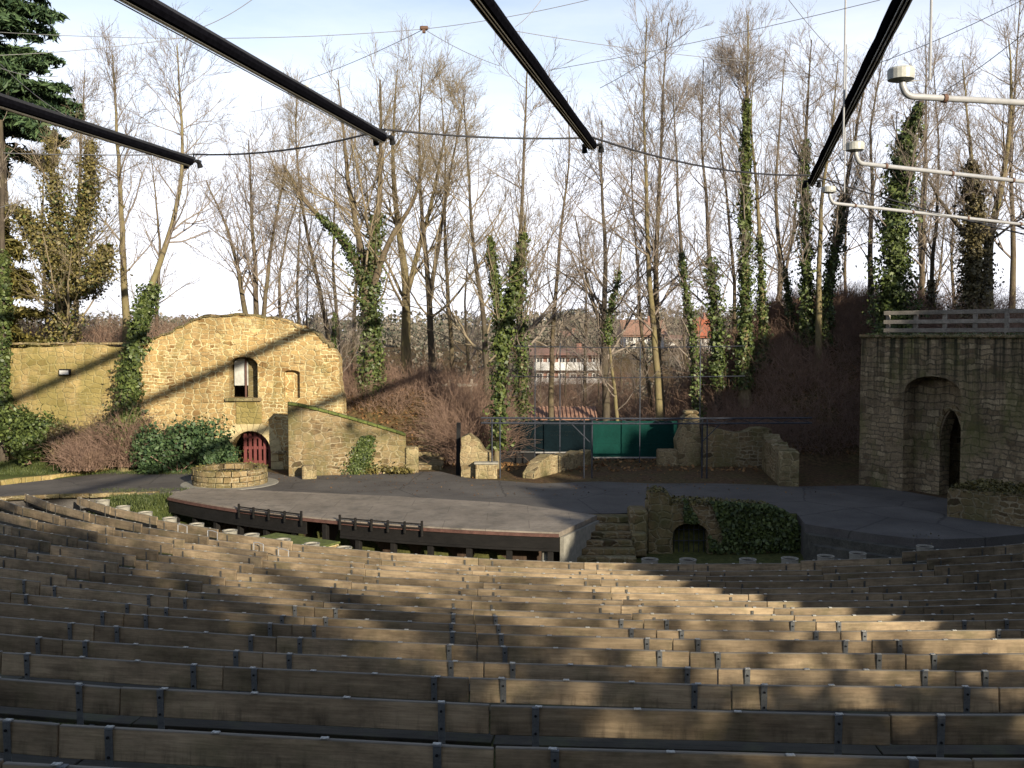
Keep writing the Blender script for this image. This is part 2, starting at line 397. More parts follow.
class MB:
    """collects simple solids into one mesh"""
    def __init__(s):
        s.v = []; s.f = []; s.mi = []; s.m = 0
    def add(s, vs, fs):
        o = len(s.v); s.v += [tuple(map(float, v)) for v in vs]
        s.f += [tuple(i + o for i in f) for f in fs]; s.mi += [s.m] * len(fs)
        return s
    def box(s, c, d, rot=None, bev=0.0):
        x, y, z = (d[0] / 2, d[1] / 2, d[2] / 2)
        b = min(bev, x * .9, y * .9, z * .9)
        if b <= 0:
            P = [(sx * x, sy * y, sz * z) for sz in (-1, 1) for sy in (-1, 1) for sx in (-1, 1)]
            Fs = [(0, 2, 3, 1), (4, 5, 7, 6), (0, 1, 5, 4), (2, 6, 7, 3), (0, 4, 6, 2), (1, 3, 7, 5)]
        else:
            P = []; idx = {}
            for sx in (-1, 1):
                for sy in (-1, 1):
                    for sz in (-1, 1):
                        for a in range(3):
                            q = [sx * (x - b), sy * (y - b), sz * (z - b)]
                            q[a] = (sx * x, sy * y, sz * z)[a]
                            idx[(sx, sy, sz, a)] = len(P); P.append(tuple(q))
            Fs = []
            for a in range(3):
                o1, o2 = [i for i in range(3) if i != a]
                for sa in (-1, 1):
                    def key(p, q):
                        k = [0, 0, 0]; k[a] = sa; k[o1] = p; k[o2] = q
                        return idx[(*k, a)]
                    Fs.append((key(-1, -1), key(1, -1), key(1, 1), key(-1, 1)))
            for a in range(3):                      # edge chamfers along axis a
                o1, o2 = [i for i in range(3) if i != a]
                for p in (-1, 1):
                    for q in (-1, 1):
                        def key(t, face):
                            k = [0, 0, 0]; k[a] = t; k[o1] = p; k[o2] = q
                            return idx[(*k, face)]
                        Fs.append((key(-1, o1), key(1, o1), key(1, o2), key(-1, o2)))
            for sx in (-1, 1):
                for sy in (-1, 1):
                    for sz in (-1, 1):
                        Fs.append(tuple(idx[(sx, sy, sz, a)] for a in range(3)))
        if rot is not None:
            P = [tuple(rot @ Vector(p)) for p in P]
        return s.add([(p[0] + c[0], p[1] + c[1], p[2] + c[2]) for p in P], Fs)
    def bar(s, a, b, w, h=None, bev=0.0):
        a = Vector(a); b = Vector(b); d = b - a
        q = d.to_track_quat('X', 'Z').to_matrix()
        return s.box(tuple((a + b) / 2), (d.length, w, h or w), q, bev)
    def tube(s, pts, r, k=8, cap=True):
        pts = [Vector(tuple(map(float, p))) for p in pts]
        rr = r if isinstance(r, (list, tuple)) else [r] * len(pts)
        rings = []
        ref = Vector((0, 0, 1))
        for i, p in enumerate(pts):
            t = (pts[min(i + 1, len(pts) - 1)] - pts[max(i - 1, 0)]).normalized()
            rf = ref if abs(t.z) < 0.93 else Vector((1, 0, 0))
            n = t.cross(rf).normalized(); bn = n.cross(t)
            rings.append([p + (n * math.cos(2 * math.pi * j / k) + bn * math.sin(2 * math.pi * j / k)) * rr[i] for j in range(k)])
        V = [v for ring in rings for v in ring]
        Fs = [(i * k + j, i * k + (j + 1) % k, (i + 1) * k + (j + 1) % k, (i + 1) * k + j) for i in range(len(pts) - 1) for j in range(k)]
        if cap:
            Fs += [tuple(range(k - 1, -1, -1)), tuple((len(pts) - 1) * k + j for j in range(k))]
        return s.add(V, Fs)
    def lathe(s, prof, k=20, c=(0, 0, 0)):
        V = [(c[0] + r * math.cos(2 * math.pi * j / k), c[1] + r * math.sin(2 * math.pi * j / k), c[2] + z) for r, z in prof for j in range(k)]
        Fs = [(i * k + j, i * k + (j + 1) % k, (i + 1) * k + (j + 1) % k, (i + 1) * k + j) for i in range(len(prof) - 1) for j in range(k)]
        Fs += [tuple(range(k - 1, -1, -1)), tuple((len(prof) - 1) * k + j for j in range(k))]
        return s.add(V, Fs)
    def slab(s, pts, z0, z1):
        n = len(pts)
        tri = tessellate_polygon([[Vector((p[0], p[1], 0)) for p in pts]])
        V = [(p[0], p[1], z1) for p in pts] + [(p[0], p[1], z0) for p in pts]
        Fs = []
        for t in tri:
            a, b, c = [pts[i] for i in t]
            up = (b[0] - a[0]) * (c[1] - a[1]) - (b[1] - a[1]) * (c[0] - a[0]) > 0
            q = t if up else t[::-1]
            Fs.append(tuple(q)); Fs.append(tuple(i + n for i in q[::-1]))
        Fs += [(i, (i + 1) % n, (i + 1) % n + n, i + n) for i in range(n)]
        return s.add(V, Fs)
    def build(s, name, mat, parent=None, smooth=False):
        ms = mat if isinstance(mat, list) else [mat]
        return mesh_obj(name, s.v, s.f, None, parent, smooth, ms, s.mi)

def tag(o, label=None, cat=None, group=None, kind=None):
    if label: o['label'] = label
    if cat: o['category'] = cat
    if group: o['group'] = group
    if kind: o['kind'] = kind
    return o

def empty(name, loc=(0, 0, 0), rz=0.0):
    o = bpy.data.objects.new(name, None)
    o.empty_display_size = 0.2
    o.location = tuple(map(float, loc)); o.rotation_euler = (0, 0, rz)
    COL.objects.link(o)
    return o

def copy_tree(o, parent=None):
    c = o.copy(); COL.objects.link(c); c.parent = parent
    for ch in KIDS.get(o.name, []) or list(o.children):
        copy_tree(ch, c)
    return c
KIDS = {}

def rough_top(u0, u1, zf, step=0.35, amp=0.05, rng=random):
    """points of an uneven wall head from u0 to u1"""
    n = max(2, int(abs(u1 - u0) / step))
    out = []
    for i in range(n + 1):
        u = u0 + (u1 - u0) * i / n
        a = amp if 0 < i < n else 0
        out.append((u + rng.uniform(-a, a) * .6, zf(u) + rng.uniform(-a, a)))
    return out

def arch(u0, u1, z0, spring, rise, n=12, pointed=False):
    """a door or window outline, from bottom left round to bottom right"""
    pts = [(u0, z0)]
    c = (u0 + u1) / 2; w = (u1 - u0) / 2
    for i in range(n + 1):
        a = math.pi - math.pi * i / n
        x = math.cos(a)
        if pointed:
            zz = (1 - abs(x) ** 1.75) ** 0.8
        else:
            zz = math.sin(a)
        pts.append((c + w * x, spring + rise * zz))
    pts.append((u1, z0))
    return pts

def wall_mesh(name, outline, holes, thick, mat, parent=None, yoff=0.0):
    """an upright slab in the local xz plane; front face at y=yoff, back at yoff+thick"""
    loops = [outline] + list(holes)
    flat = [p for l in loops for p in l]
    tri = tessellate_polygon([[Vector((p[0], p[1], 0)) for p in l] for l in loops])
    n = len(flat)
    V = [(p[0], yoff, p[1]) for p in flat] + [(p[0], yoff + thick, p[1]) for p in flat]
    Fs = []
    for t in tri:
        a, b, c = [flat[i] for i in t]
        ccw = (b[0] - a[0]) * (c[1] - a[1]) - (b[1] - a[1]) * (c[0] - a[0]) > 0
        q = tuple(t) if ccw else tuple(t[::-1])
        Fs.append(q); Fs.append(tuple(i + n for i in q[::-1]))
    o = 0
    for li, l in enumerate(loops):
        area = sum(l[i][0] * l[(i + 1) % len(l)][1] - l[(i + 1) % len(l)][0] * l[i][1] for i in range(len(l)))
        m = len(l)
        for i in range(m):
            a, b = o + i, o + (i + 1) % m
            f = (b, a, a + n, b + n)
            if (area > 0) == (li == 0):
                f = f if li == 0 else f[::-1]
            else:
                f = f[::-1] if li == 0 else f
            Fs.append(f)
        o += m
    return mesh_obj(name, V, Fs, mat, parent)

def ordinal(i):
    return ['first', 'second', 'third', 'fourth', 'fifth', 'sixth', 'seventh', 'eighth', 'ninth', 'tenth', 'eleventh', 'twelfth',
            'thirteenth', 'fourteenth', 'fifteenth', 'sixteenth', 'seventeenth', 'eighteenth', 'nineteenth', 'twentieth',
            'twenty-first', 'twenty-second', 'twenty-third', 'twenty-fourth', 'twenty-fifth', 'twenty-sixth'][i]

# ------------------------------------------------------------------ lie of the land
ROW_D = 1.15 * np.array([5.2, 6.3, 7.5, 9.0, 10.1, 11.1, 12.05, 13.0, 13.9, 14.8, 15.7, 16.6, 17.5, 18.4, 19.3, 20.2, 21.1, 22.0])
ROW_Z = np.array([1.93, 1.65, 1.44, 1.08, .82, .65, .49, .29, .14, -.05, -.19, -.36, -.49, -.62, -.72, -.86, -.98, -1.04])
NROW = len(ROW_D)
ROW_CX = np.full(NROW, 5.0)
ROW_CY = 63 - 11.6 * np.arange(NROW) / (NROW - 1)
ROW_R = np.hypot(ROW_CX, ROW_CY - ROW_D)
PIT = -1.06
CX, CY = 5.0, 52.0

def sstep(a, b, x):
    t = np.clip((x - a) / (b - a), 0, 1)
    return t * t * (3 - 2 * t)

def wing(x, y):
    """the left wing of the seating climbs a little"""
    return .27 * sstep(-3, -14, x) * sstep(14, 24, y) + .22 * sstep(6.5, 12, x) * sstep(19, 26, y)

def vnoise(x, y, seed=0, s=1.0):
    return (np.sin(x * .37 * s + 1.3 + seed) * np.cos(y * .41 * s - .7 + seed * 2) + .6 * np.sin(x * .83 * s - y * .61 * s + seed)
            + .35 * np.sin(x * 1.7 * s + y * 1.3 * s + 2 + seed)) / 1.6

def row_floor(x, y):
    """floor level of the seating slope; rows counted by their own arcs"""
    s = np.stack([np.hypot(x - ROW_CX[n], y - ROW_CY[n]) - ROW_R[n] for n in range(NROW)])   # grows with n
    out = np.full(x.shape, np.nan)
    for n in range(NROW - 1):
        m = (s[n] <= 0) & (s[n + 1] > 0)
        f = np.where(m, -s[n] / np.maximum(s[n + 1] - s[n], 1e-6), 0)
        out = np.where(m, ROW_Z[n] * (1 - f) + ROW_Z[n + 1] * f, out)
    out = np.where(s[0] > 0, ROW_Z[0] + 0.17 * s[0], out)
    out = np.where(s[-1] <= 0, PIT, out)
    return out + wing(x, y)

def ground_h(x, y):
    x = np.asarray(x, float); y = np.asarray(y, float)
    h = np.zeros_like(x)
    # left lawn rises a little towards the shrubs
    h += 0.35 * sstep(-12, -17, x) * sstep(40, 43, y)
    # earth behind the ruined gatehouse and the upper path
    bank = 2.9 * sstep(42.3, 47.5, y) * sstep(-0.5, -4.0, x)
    gap = sstep(-4.6, -3.9, x) * sstep(-2.2, -2.9, x)          # the stair cut
    h += bank
    h += 1.9 * sstep(44, 46, y) * sstep(-9, -14, x)
    # right bank with brambles
    ridge = 6.7 * sstep(42.2, 51.5, y + 0.10 * (x - 12) - 1.5 * vnoise(x, y, 2) * .5) * sstep(6.2, 13.5, x - 0.10 * (y - 45))
    h = np.maximum(h, ridge)
    h = np.maximum(h, 5.4 * sstep(17.5, 19.5, x) * sstep(36, 38, y))
    # land falls away behind into the valley, then climbs to a wooded hill
    r = np.hypot(x, y)
    fall = sstep(54, 80, y)
    h = h * (1 - fall) + fall * (-3.0)
    h = h + 7.4 * sstep(86, 142, y)
    far = sstep(140, 460, r) * (y > 0)
    h = h + far * (5.0 + 2.0 * np.sin(x * .011 + 1) + 2 * np.sin(x * .027))
    h += 0.10 * vnoise(x, y, 5) * sstep(42, 46, y) + 0.5 * vnoise(x, y, 1, .3) * sstep(60, 90, y)
    # the sunken orchestra and the seating slope
    rr = np.hypot(x - CX, y - CY)
    seat = row_floor(x, y)
    inseat = (y < 39.3 + 0.0 * x) & (rr > 23.2)
    edge = np.where(x < 2.4, (rr > 23.6) | ((x > .3) & (y < 30.6)), np.where(x < 9.3, y < 30.5, rr > 22.6)) & (y < 37.5)
    h2 = np.where(edge, seat - 0.04, h)
    # grass verge climbing to the yard, left of the stage
    vg = sstep(26.6, 25.7, rr) * sstep(-11.6, -12.2, x)
    seat = seat * (1 - vg) + vg * .0
    h2 = seat - .04
    k = sstep(37.2, 38.8, y)
    h = np.where(edge | (inseat & (rr > 26)), np.where(y < 37.2, seat - 0.04, (seat - .04) * (1 - k) + h * k), h)
    # ground rises round the back and the sides of the seating
    h = h + 2.5 * sstep(20, 45, np.abs(x) - 0.35 * np.maximum(y, 0)) * (y < 34) * sstep(34, 28, y)
    return h

def gz(x, y):
    return float(ground_h(np.array([x]), np.array([y]))[0])

def axis(lo, hi, step, far, n):
    core = np.arange(lo, hi + step / 2, step)
    g = np.geomspace(step * 1.5, far, n)
    return np.concatenate([lo - g[::-1], core, hi + g])

def make_ground():
    xs = axis(-32, 34, 0.4, 2600, 60)
    ys = axis(-14, 66, 0.4, 2600, 60)
    X, Y = np.meshgrid(xs, ys)
    Z = ground_h(X.ravel(), Y.ravel()).reshape(X.shape)
    nx, ny = len(xs), len(ys)
    i = np.arange(nx - 1)[None, :] + nx * np.arange(ny - 1)[:, None]
    F = np.stack([i, i + 1, i + nx + 1, i + nx], -1).reshape(-1, 4)
    V = np.stack([X, Y, Z], -1).reshape(-1, 3)
    t = NT('earth_moss_and_grass')
    ob = t.tc.outputs['Object']
    at_ = t.node('ShaderNodeAttribute', attribute_name='grassy')
    n1 = t.noise(ob, 0.7, 7, 0.7); n2 = t.noise(ob, 6, 5, 0.7)
    earth = t.ramp(n2, [(0.3, (0.03, 0.02, 0.012)), (0.5, (0.085, 0.05, 0.027)), (0.72, (0.16, 0.10, 0.055))])
    grass = t.ramp(n2, [(0.3, (0.03, 0.045, 0.012)), (0.7, (0.10, 0.115, 0.03))])
    mossy = t.ramp(n1, [(0.42, 0.0), (0.6, 0.6)])
    f = t.math('MAXIMUM', at_.outputs['Fac'], t.math('MULTIPLY', mossy, 0.45))
    t.bump(n2, 0.8, 0.05)
    m = t.done(t.mix(f, earth, grass), 0.95, 0, 0.15)
    o = np_mesh('ground', V, F, m, None, True)
    x, y = V[:, 0], V[:, 1]
    g = sstep(-9.5, -11, x) * sstep(31, 33, y) * sstep(45, 43.5, y)
    g = np.maximum(g, 0.75 * (y < 32) * 1.0)
    g = np.maximum(g, 0.12 * sstep(90, 120, y))
    a = o.data.attributes.new('grassy', 'FLOAT', 'POINT')
    a.data.foreach_set('value', g.astype(np.float32))
    tag(o, kind='structure')
    return o
make_ground()

# ------------------------------------------------------------------ asphalt yard
YARD_EDGE = [(9, 23.2), (10.5, 24.1), (12, 25.0), (13.5, 25.7), (15, 26.0), (18, 26.15), (26, 26.2), (38, 26.2)]
def asphalt():
    t = NT('worn_asphalt')
    ob = t.tc.outputs['Object']
    a = t.noise(ob, 0.45, 6, 0.65); b = t.noise(ob, 40, 3, 0.6); c = t.noise(ob, 2.2, 6, 0.75)
    cr = t.node('ShaderNodeTexVoronoi', feature='DISTANCE_TO_EDGE'); t.put(cr.inputs['Vector'], t.mix(.35, ob, t.noise(ob, .9, 5, .7, 'Color'), 'ADD')); cr.inputs['Scale'].default_value = .28
    col = t.ramp(a, [(0.28, (0.062, 0.056, 0.054)), (0.72, (0.125, 0.114, 0.105))])
    col = t.mix(1, col, t.ramp(b, [(0.3, 0.75), (0.7, 1.25)]), 'MULTIPLY')
    col = t.mix(t.math('MULTIPLY', t.ramp(c, [(0.55, 0.0), (0.72, 1.0)]), 0.35), col, (0.13, 0.10, 0.07))
    col = t.mix(t.math('MULTIPLY', t.ramp(cr.outputs['Distance'], [(0.0, 1.0), (0.012, 0.0)]), .7), col, (0.03, 0.028, 0.026))
    t.bump(b, 0.3, 0.01)
    m = t.done(col, 0.85, 0, 0.2)
    px = [(-80, 500), (-80, 490), (0, 486), (60, 479), (110, 473), (182, 466), (235, 469), (262, 471), (292, 477), (350, 474), (420, 472),
          (440, 472), (470, 479), (500, 481), (540, 484), (600, 482), (650, 484), (720, 484), (800, 487), (858, 486)]
    pts = [tuple(on(*p)[:2]) for p in px]
    pts += [(13.6, 36.1), (15.0, 33.3), (16.4, 31.0), (22, 31.5)] + [(CX + q_ * math.sin(R(a_)), CY - q_ * math.cos(R(a_))) for a_, q_ in YARD_EDGE[::-1]] + [(8.9, 30.9), (3.6, 30.9), (2.4, 30.8)]
    th = np.linspace(-10, -45, 14)
    pts += [(CX + 22.9 * math.sin(R(a)), CY - 22.9 * math.cos(R(a))) for a in th]
    pts += [tuple(on(150, 494)[:2]), tuple(on(110, 493.5)[:2]), tuple(on(40, 496)[:2])]
    mb = MB(); mb.slab(pts, -1.2, 0.02)
    tag(mb.build('asphalt_yard', m), kind='structure')
asphalt()

# low stone kerbs beside the yard
def kerb(name, pix, w, h, mat, z=0.0, stone=0.9, label=None):
    pts = [on(*p, z) for p in pix]
    mb = MB(); rng = random.Random(3)
    for a, b in zip(pts[:-1], pts[1:]):
        a = Vector(a); b = Vector(b); L = (b - a).length; n = max(1, round(L / stone))
        for i in range(n):
            p = a.lerp(b, i / n); q = a.lerp(b, (i + 1) / n - 0.015 / max(L, .1))
            mb.bar((p.x, p.y, z + h / 2 - .04 + rng.uniform(-.02, .02)), (q.x, q.y, z + h / 2 - .04 + rng.uniform(-.02, .02)), w * rng.uniform(.85, 1.15), h + .08, 0.02)
    return mb.build(name, mat)
tag(kerb('kerb', [(-70, 487), (0, 483.5), (60, 477), (110, 470.5), (180, 463)], 0.22, 0.13, M['stone_moss']), kind='structure')
tag(kerb('kerb', [(-60, 500), (30, 497), (90, 495), (160, 493)], 0.18, 0.06, M['stone_grey']), kind='structure')

# ------------------------------------------------------------------ benches
BENCH_L = 2.74
def bench_meshes(L, detail):
    """meshes shared by every bench of one length"""
    out = {}
    tilt = Matrix.Rotation(R(-5), 3, 'X')
    mb = MB(); mb.box((0, 0, 0.724), (L - 0.014, 0.042, 0.255), tilt, 0.006)
    if not detail:
        mb.m = 1
        for i in range(4):
            mb.box((-L / 2 + L * (i + .5) / 4, -0.012, 0.857), (0.055, 0.05, 0.012))
        mb.m = 0
    out['backrest'] = mb.build('backrest', [M['plank'], M['plate']])
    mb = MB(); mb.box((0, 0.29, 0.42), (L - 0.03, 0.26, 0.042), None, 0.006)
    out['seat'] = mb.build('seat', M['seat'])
    if detail:
        for key in ('bracket',):
            mb = MB()
            mb.bar((0, -0.045, -0.1), (0, -0.026, 0.5), 0.062, 0.012)
            mb.bar((0, -0.026, 0.499), (0, -0.04, 0.845), 0.062, 0.012)
            mb.box((0, -0.02, 0.8535), (0.062, 0.052, 0.008))
            mb.bar((0, -0.02, 0.39), (0, 0.42, 0.39), 0.05, 0.04)
            mb.bar((0, 0.36, -0.1), (0, 0.36, 0.37), 0.05, 0.012)
            out['bracket'] = mb.build('bracket', M['steel'])
            mb = MB(); mb.tube([(0, 0, 0), (0, -.011, 0)], 0.012, 6)
            out['bolt'] = mb.build('bolt', M['black'])
        mb = MB(); mb.box((0, 0, 0), (0.062, 0.04, 0.006)); 
        for sx in (-1, 1):
            mb.box((sx * .019, 0, .004), (0.012, 0.03, 0.005))
        out['seat_plate'] = mb.build('seat_plate', M['plate'])
    else:
        mb = MB()
        mb.bar((0, -0.036, -0.1), (0, -0.034, 0.80), 0.042, 0.012)
        mb.bar((0, -0.03, 0.39), (0, 0.42, 0.39), 0.05, 0.04)
        mb.bar((0, 0.36, -0.1), (0, 0.36, 0.37), 0.05, 0.012)
        out['bracket'] = mb.build('bracket', M['steel_dull'])
    data = {k: o.data for k, o in out.items()}
    for o in out.values():
        bpy.data.objects.remove(o)
    return data

def link(name, data, parent, loc=(0, 0, 0), rz=0.0):
    o = bpy.data.objects.new(name, data)
    COL.objects.link(o); o.parent = parent
    o.location = loc; o.rotation_euler = (0, 0, rz)
    return o

def benches():
    rng = random.Random(11)
    kinds = {}
    for n in range(NROW):
        L = 3.46 if n in (1, 2) else (3.1 if n == 0 else BENCH_L)
        detail = n <= 8
        key = (L, detail)
        if key not in kinds:
            kinds[key] = bench_meshes(L, detail)
        md = kinds[key]
        r = ROW_R[n]; cx, cy = ROW_CX[n], ROW_CY[n]; z = ROW_Z[n]
        da = 2 * math.asin(L / 2 / r)
        # a joint of every row lies near the same line up the slope
        px0 = [470, 494, 489, 468, 483, 476, 476, 474, 473, 472, 470, 480, 476, 482, 478, 470, 484, 476][n]
        y0 = ROW_D[n]; x0 = (px0 - 512) / FPX * y0
        a0 = math.atan2(x0 - cx, cy - y0)
        spots = []
        for k in range(-14, 14):
            a = a0 + (k + .5) * da
            x, y = cx + r * math.cos(da / 2) * math.sin(a), cy - r * math.cos(da / 2) * math.cos(a)
            if y > 34.6 or a > R(62):
                continue
            ex = [project((x + s * L / 2 * math.cos(a), y + s * L / 2 * math.sin(a), z + .8)) for s in (-1, 0, 1)]
            if any(e is None for e in ex):
                continue
            if max(e[0] for e in ex) < -160 or min(e[0] for e in ex) > 1230 or min(e[1] for e in ex) > 800:
                continue
            vis = max(e[0] for e in ex) > 3 and min(e[0] for e in ex) < 1021 and min(e[1] for e in ex) < 766
            spots.append((x, y, a, vis))
        cnt = 0
        for x, y, a, vis in spots:
            o = empty('bench', (x, y, z + float(wing(x, y)) + rng.uniform(-.008, .007)), a + rng.uniform(-.003, .003))
            if vis:
                cnt += 1
                lab = 'weathered plank bench, %s from the left in the %s row from the camera' % (ordinal(cnt - 1), ordinal(n))
            else:
                lab = 'weathered plank bench in a curved row, beyond the edge of the frame'
            tag(o, lab, 'bench', 'plank benches in curved rows')
            link('backrest', md['backrest'], o, (0, 0, rng.uniform(-.007, .007)), rng.uniform(-.003, .003))
            link('seat', md['seat'], o)
            ins = 0.36 if L < 3 else 0.42
            for s in (-1, 1):
                br = link('bracket', md['bracket'], o, (s * (L / 2 - ins) + rng.uniform(-.03, .03), 0, 0))
                if detail:
                    for bz in (0.63, 0.79):
                        link('bolt', md['bolt'], br, (0, -0.038 - (bz - .5) * .04, bz))
            if detail:
                for i in range(4):
                    px_ = -L / 2 + L * (i + .5) / 4
                    link('seat_plate', md['seat_plate'], o, (px_, -0.012, 0.862), rng.uniform(-.1, .1))
benches()

# weeds and moss between the rows
def tufts(name, pts, n_each, hgt, mat, label=None, kind='stuff', rng=np.random.default_rng(5)):
    P = np.repeat(np.asarray(pts, float), n_each, 0)
    n = len(P)
    P[:, :2] += rng.normal(0, .10, (n, 2))
    a = rng.uniform(0, 2 * np.pi, n); h = hgt * rng.uniform(.4, 1.2, n); w = rng.uniform(.008, .02, n)
    lean = rng.normal(0, .4, (n, 2)) * h[:, None]
    u = np.stack([np.cos(a), np.sin(a), np.zeros(n)], 1)
    tip = P + np.concatenate([lean, h[:, None]], 1)
    V = np.stack([P - u * w[:, None], P + u * w[:, None], tip], 1).reshape(-1, 3)
    F = np.arange(3 * n).reshape(-1, 3)
    o = np_mesh(name, V, F, mat)
    return tag(o, label, None, None, kind)
def scatter(n, x0, x1, y0, y1, seed=1, keep=None):
    rng = np.random.default_rng(seed)
    x = rng.uniform(x0, x1, n); y = rng.uniform(y0, y1, n)
    if keep is not None:
        m = keep(x, y); x, y = x[m], y[m]
    return np.stack([x, y, ground_h(x, y) - .01], 1)
tag(tufts('weeds', scatter(5000, -8, 8, 5, 13, 4), 5, .10, M['grassblade'], 'short green weeds growing between the rows of benches'), cat='weeds')
def lawn_zone(x, y):
    return (x < -11.8) & (vnoise(x, y, 3) > -.9)
tag(tufts('lawn_grass', np.concatenate([scatter(4200, -24, -12, 39.6, 44, 8, lawn_zone), scatter(3200, -17.5, -11.6, 31.0, 35.8, 9)]), 5, .13, M['grassblade'],
      'short winter grass by the shrubs and beside the stage'), cat='grass')

# ------------------------------------------------------------------ stage platform
def stage():
    root = empty('stage_platform', (-4.5, 29.5, 0))
    tag(root, 'dark timber stage platform with grey deck and black recessed front', 'stage')
    inv = Matrix.Translation((4.5, -29.5, 0))
    def pol(r, deg):
        return (CX + r * math.sin(R(deg)) + 4.5, CY - r * math.cos(R(deg)) - 29.5)
    A0, A1 = -43.0, -8.6
    t = NT('grey_deck_boards')
    ob = t.tc.outputs['Object']
    n = t.noise(ob, 0.6, 6, 0.7); n2 = t.noise(ob, 9, 5, 0.75)
    st_ = t.ramp(t.noise(t.mapping(ob, (1, 1, 1), (5, 2, 0)), 1.6, 7, 0.75), [(0.5, 0.0), (0.62, 1.0)])
    col = t.ramp(n, [(0.3, (0.145, 0.122, 0.10)), (0.7, (0.27, 0.23, 0.19))])
    col = t.mix(1, col, t.ramp(n2, [(0.3, 0.82), (0.7, 1.12)]), 'MULTIPLY')
    v = t.node('ShaderNodeTexBrick'); t.put(v.inputs['Vector'], t.mapping(ob, (1, 1, 1), (0, 0, 0)))
    v.inputs['Scale'].default_value = 1; v.inputs['Brick Width'].default_value = 2.5; v.inputs['Row Height'].default_value = 1.25
    v.inputs['Mortar Size'].default_value = 0.012; v.inputs['Color1'].default_value = (.9, .9, .9, 1); v.inputs['Color2'].default_value = (1.08, 1.08, 1.08, 1)
    v.inputs['Mortar'].default_value = (.6, .6, .6, 1)
    col = t.mix(1, col, v.outputs['Color'], 'MULTIPLY')
    col = t.mix(t.math('MULTIPLY', st_, .5), col, (0.075, 0.07, 0.06))
    deckm = t.done(col, 0.75, 0, 0.3)
    th = np.linspace(A0, A1, 40)
    front = [pol(24.62, a) for a in th]
    p1 = on(597, 517); p2 = on(513, 505); p3 = on(400, 498); p4 = on(240, 491); p5 = on(190, 489.5)
    back = [(p[0] + 4.5, p[1] - 29.5) for p in (p1, p2, p3, p4, p5)]
    mb = MB(); mb.slab(front + back, -0.08, 0.055)
    mb.build('deck', deckm, root)
    # fascia: black boards below the deck edge, with one bay left open
    mb = MB(); mb2 = MB(); trim = MB(); panels = MB()
    def bay(a):                                  # open bay between the two railings
        return -27.3 < a < -24.4
    ang = np.linspace(A0, A1, 36)
    for a, b in zip(ang[:-1], ang[1:]):
        m_ = (a + b) / 2
        P, Q = pol(24.60, a), pol(24.60, b)
        if not bay(m_):
            fb = mb if m_ < -25.9 else mb2
            fb.bar((*P, -0.25), (*Q, -0.25), 0.06, 0.33)
            fb.bar((*P, -0.455), (*Q, -0.455), 0.09, 0.07)
        P, Q = pol(24.66, a), pol(24.66, b)
        trim.bar((*P, -0.03), (*Q, -0.03), 0.05, 0.09)
        P, Q = pol(23.7, a), pol(23.7, b)
        panels.bar((*P, -0.6), (*Q, -0.6), 0.04, 0.98)
    mb.build('fascia', M['blackwood'], root); mb2.build('fascia', M['blackwood'], root)
    trim.build('edge_trim', M['redtrim'], root)
    panels.build('back_panel', M['brownpanel'], root)
    for a in list(np.linspace(A0 + .6, A1 - .6, 13)):
        p = MB(); q = pol(24.48, a)
        p.box((*q, -0.6), (0.16, 0.16, 0.98), Matrix.Rotation(R(a), 3, 'Z'), 0.01)
        p.build('post', M['blackwood'], root)
    # concrete side wall to the right
    c1 = pol(24.45, A1 + .15); c2 = (p1[0] + 4.5 + .02, p1[1] - 29.5)
    p = MB(); p.bar((*c1, -0.59), (*c2, -0.59), 0.12, 0.98); p.build('side_wall', M['concrete'], root)
    p = MB(); q = pol(24.3, A1 - 1.0); p.tube([(*q, -1.1), (*q, -.1)], 0.11, 12); p.build('concrete_post', M['concrete'], root)
    # the two low railings on the front edge
    for s, e, n in ((-33.6, -27.5, 5), (-24.2, -17.9, 6)):
        r_ = MB(); aa = np.linspace(s, e, n)
        for i, a in enumerate(aa):
            q = pol(24.72, a)
            r_.box((*q, 0.0), (0.065, 0.065, 0.46 if i in (0, n - 1) else 0.36), Matrix.Rotation(R(a), 3, 'Z'), 0.012)
        for a, b in zip(aa[:-1], aa[1:]):
            for z in (0.13, 0.0):
                r_.bar((*pol(24.72, a), z), (*pol(24.72, b), z), 0.035, 0.035)
        r_.build('low_railing', M['blackwood'], root)
stage()

# steps up to the yard, with a stone cheek wall
def yard_steps():
    root = empty('stone_steps', (2.72, 29.3, PIT))
    tag(root, 'short flight of worn stone steps between the stage and the ivy covered wall', 'steps')
    rng = random.Random(2)
    for i in range(6):
        mb = MB()
        z = (i + 1) * (1.06 / 6)
        mb.box((0.0 + rng.uniform(-.02, .02), -0.62 + i * 0.33 + .3, z - .09), (1.78 - .12 * i * .0, 0.62, 0.18), None, 0.025)
        mb.build('step', M['stone_grey'], root)
yard_steps()

